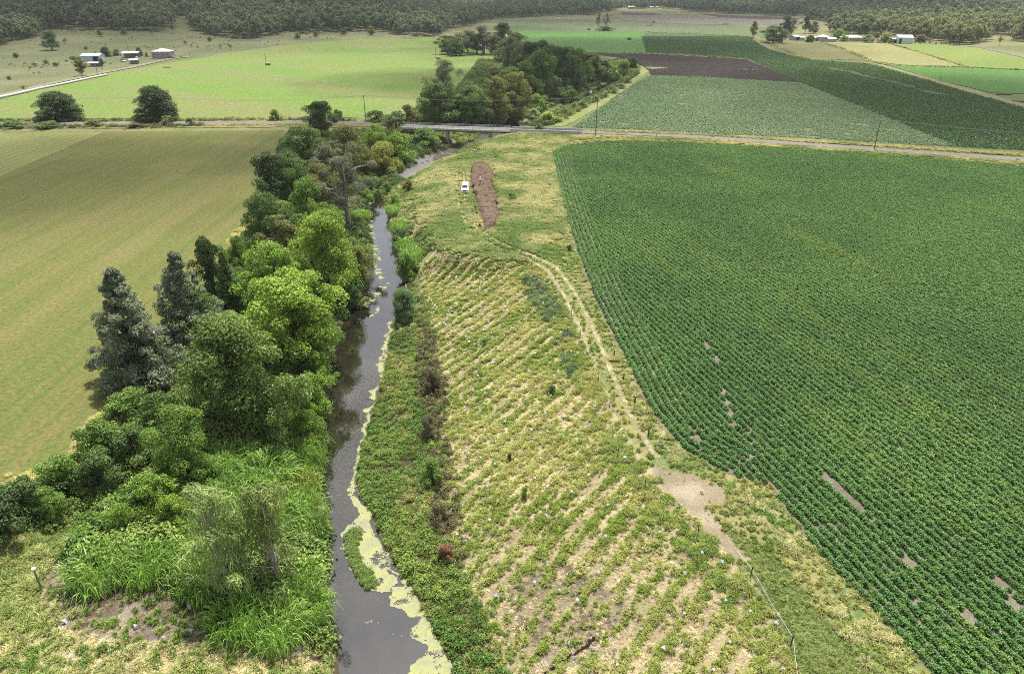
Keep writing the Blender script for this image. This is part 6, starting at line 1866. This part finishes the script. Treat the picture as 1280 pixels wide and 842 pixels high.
# ------------------------------------------------------------------ light, sky, render settings
SUN_EL, SUN_AZ = math.radians(68), math.radians(16)
w = bpy.data.worlds.new("World"); SC.world = w; w.use_nodes = True
nt = w.node_tree; nt.nodes.clear()
o_ = nt.nodes.new("ShaderNodeOutputWorld"); bg = nt.nodes.new("ShaderNodeBackground"); sky = nt.nodes.new("ShaderNodeTexSky")
sky.sky_type = "NISHITA"; sky.sun_disc = False; sky.sun_elevation = SUN_EL; sky.sun_rotation = SUN_AZ
sky.air_density = 1.0; sky.dust_density = 3.0; sky.ozone_density = 1.0
bg.inputs["Strength"].default_value = 0.13
hs = nt.nodes.new("ShaderNodeHueSaturation"); hs.inputs["Saturation"].default_value = 0.35
nt.links.new(sky.outputs[0], hs.inputs["Color"]); nt.links.new(hs.outputs[0], bg.inputs[0]); nt.links.new(bg.outputs[0], o_.inputs[0])
sd = bpy.data.lights.new("sun", "SUN"); sd.energy = 5.0; sd.angle = math.radians(0.6); sd.color = (1.0, 0.95, 0.87)
so = link(bpy.data.objects.new("sun", sd))
sdir = Vector((math.sin(SUN_AZ) * math.cos(SUN_EL), math.cos(SUN_AZ) * math.cos(SUN_EL), math.sin(SUN_EL)))
so.rotation_euler = sdir.to_track_quat("Z", "Y").to_euler(); so.location = (0, 0, 400)

# clouds, well above the picture: they shade the hills and parts of the flats
m, cnt, cout = new_mat("cloud")
tc = N(cnt, "ShaderNodeTexCoord").outputs["Object"]
vl = N(cnt, "ShaderNodeVectorMath", operation="MULTIPLY"); vl.inputs[1].default_value = (1, 1, 0); cnt.links.new(tc, vl.inputs[0])
ln = N(cnt, "ShaderNodeVectorMath", operation="LENGTH"); cnt.links.new(vl.outputs[0], ln.inputs[0])
fz = noise_node(cnt, tc, 2.2, 5, 0.55)
q = math_n(cnt, "ADD", math_n(cnt, "SUBTRACT", 1.0, ln.outputs["Value"]), math_n(cnt, "MULTIPLY", math_n(cnt, "SUBTRACT", fz, 0.5), 1.1))
al = math_n(cnt, "MULTIPLY", ramp(cnt, q, 0.0, 0.62), 0.5)
tb = N(cnt, "ShaderNodeBsdfTransparent"); db = N(cnt, "ShaderNodeBsdfDiffuse"); db.inputs[0].default_value = (.85, .85, .85, 1)
tl = N(cnt, "ShaderNodeBsdfTranslucent"); tl.inputs[0].default_value = (.85, .85, .85, 1)
m1 = N(cnt, "ShaderNodeMixShader"); cnt.links.new(db.outputs[0], m1.inputs[1]); cnt.links.new(tl.outputs[0], m1.inputs[2])
m2 = N(cnt, "ShaderNodeMixShader"); cnt.links.new(al, m2.inputs[0]); cnt.links.new(tb.outputs[0], m2.inputs[1]); cnt.links.new(m1.outputs[0], m2.inputs[2])
cnt.links.new(m2.outputs[0], cout.inputs[0])
bm = bmesh.new(); bmesh.ops.create_icosphere(bm, subdivisions=4, radius=1.0)
for v in bm.verts: v.co *= 1 + 0.10 * math.sin(5 * v.co.x + 2) * math.cos(4 * v.co.y)
CLM = bpy.data.meshes.new("cloud"); bm.to_mesh(CLM); bm.free(); CLM.materials.append(m)
for sx, sy, rx, ry, hz in ((-520, 880, 460, 360, 900), (-150, 1300, 700, 380, 1000), (500, 1500, 600, 330, 1000), (95, 640, 170, 130, 800), (210, 330, 110, 110, 700), (-10, 400, 95, 60, 750), (-130, 190, 75, 55, 650), (-62, 235, 30, 42, 620)):
    o = obj("cloud", CLM); o.location = (sx + sdir.x / sdir.z * hz, sy + sdir.y / sdir.z * hz, hz); o.scale = (rx * 1.25, ry * 1.25, 45)
    tag(o, "white cloud drifting high above the fields", "cloud", "clouds", "structure")

# air: one box of even haze round the camera and the land
hz_ = MB(); hz_.box(0, 3500, 130, 16600, 15000, 282); ho = hz_.build("haze", None)
m = bpy.data.materials.new("haze"); m.use_nodes = True; hn = m.node_tree; hn.nodes.clear()
hout = hn.nodes.new("ShaderNodeOutputMaterial"); hv = hn.nodes.new("ShaderNodeVolumePrincipled")
hv.inputs["Color"].default_value = (.9, .93, .96, 1); hv.inputs["Density"].default_value = 0.00007; hv.inputs["Anisotropy"].default_value = 0.2
hn.links.new(hv.outputs[0], hout.inputs["Volume"]); ho.data.materials.append(m)
tag(ho, "thin pale haze over the far hills", "haze", kind="stuff")

SC.view_settings.view_transform = "Standard"; SC.view_settings.look = "None"
SC.view_settings.exposure = 0.78; SC.view_settings.gamma = 1.0
SC.view_settings.use_curve_mapping = False
SC.render.engine = "CYCLES"
cy = SC.cycles
cy.max_bounces = 5; cy.diffuse_bounces = 2; cy.glossy_bounces = 2; cy.transmission_bounces = 2; cy.transparent_max_bounces = 12; cy.volume_bounces = 0
cy.use_adaptive_sampling = True; cy.adaptive_threshold = 0.02
cy.use_denoising = False
cy.filter_width = 1.0
cy.caustics_reflective = False; cy.caustics_refractive = False
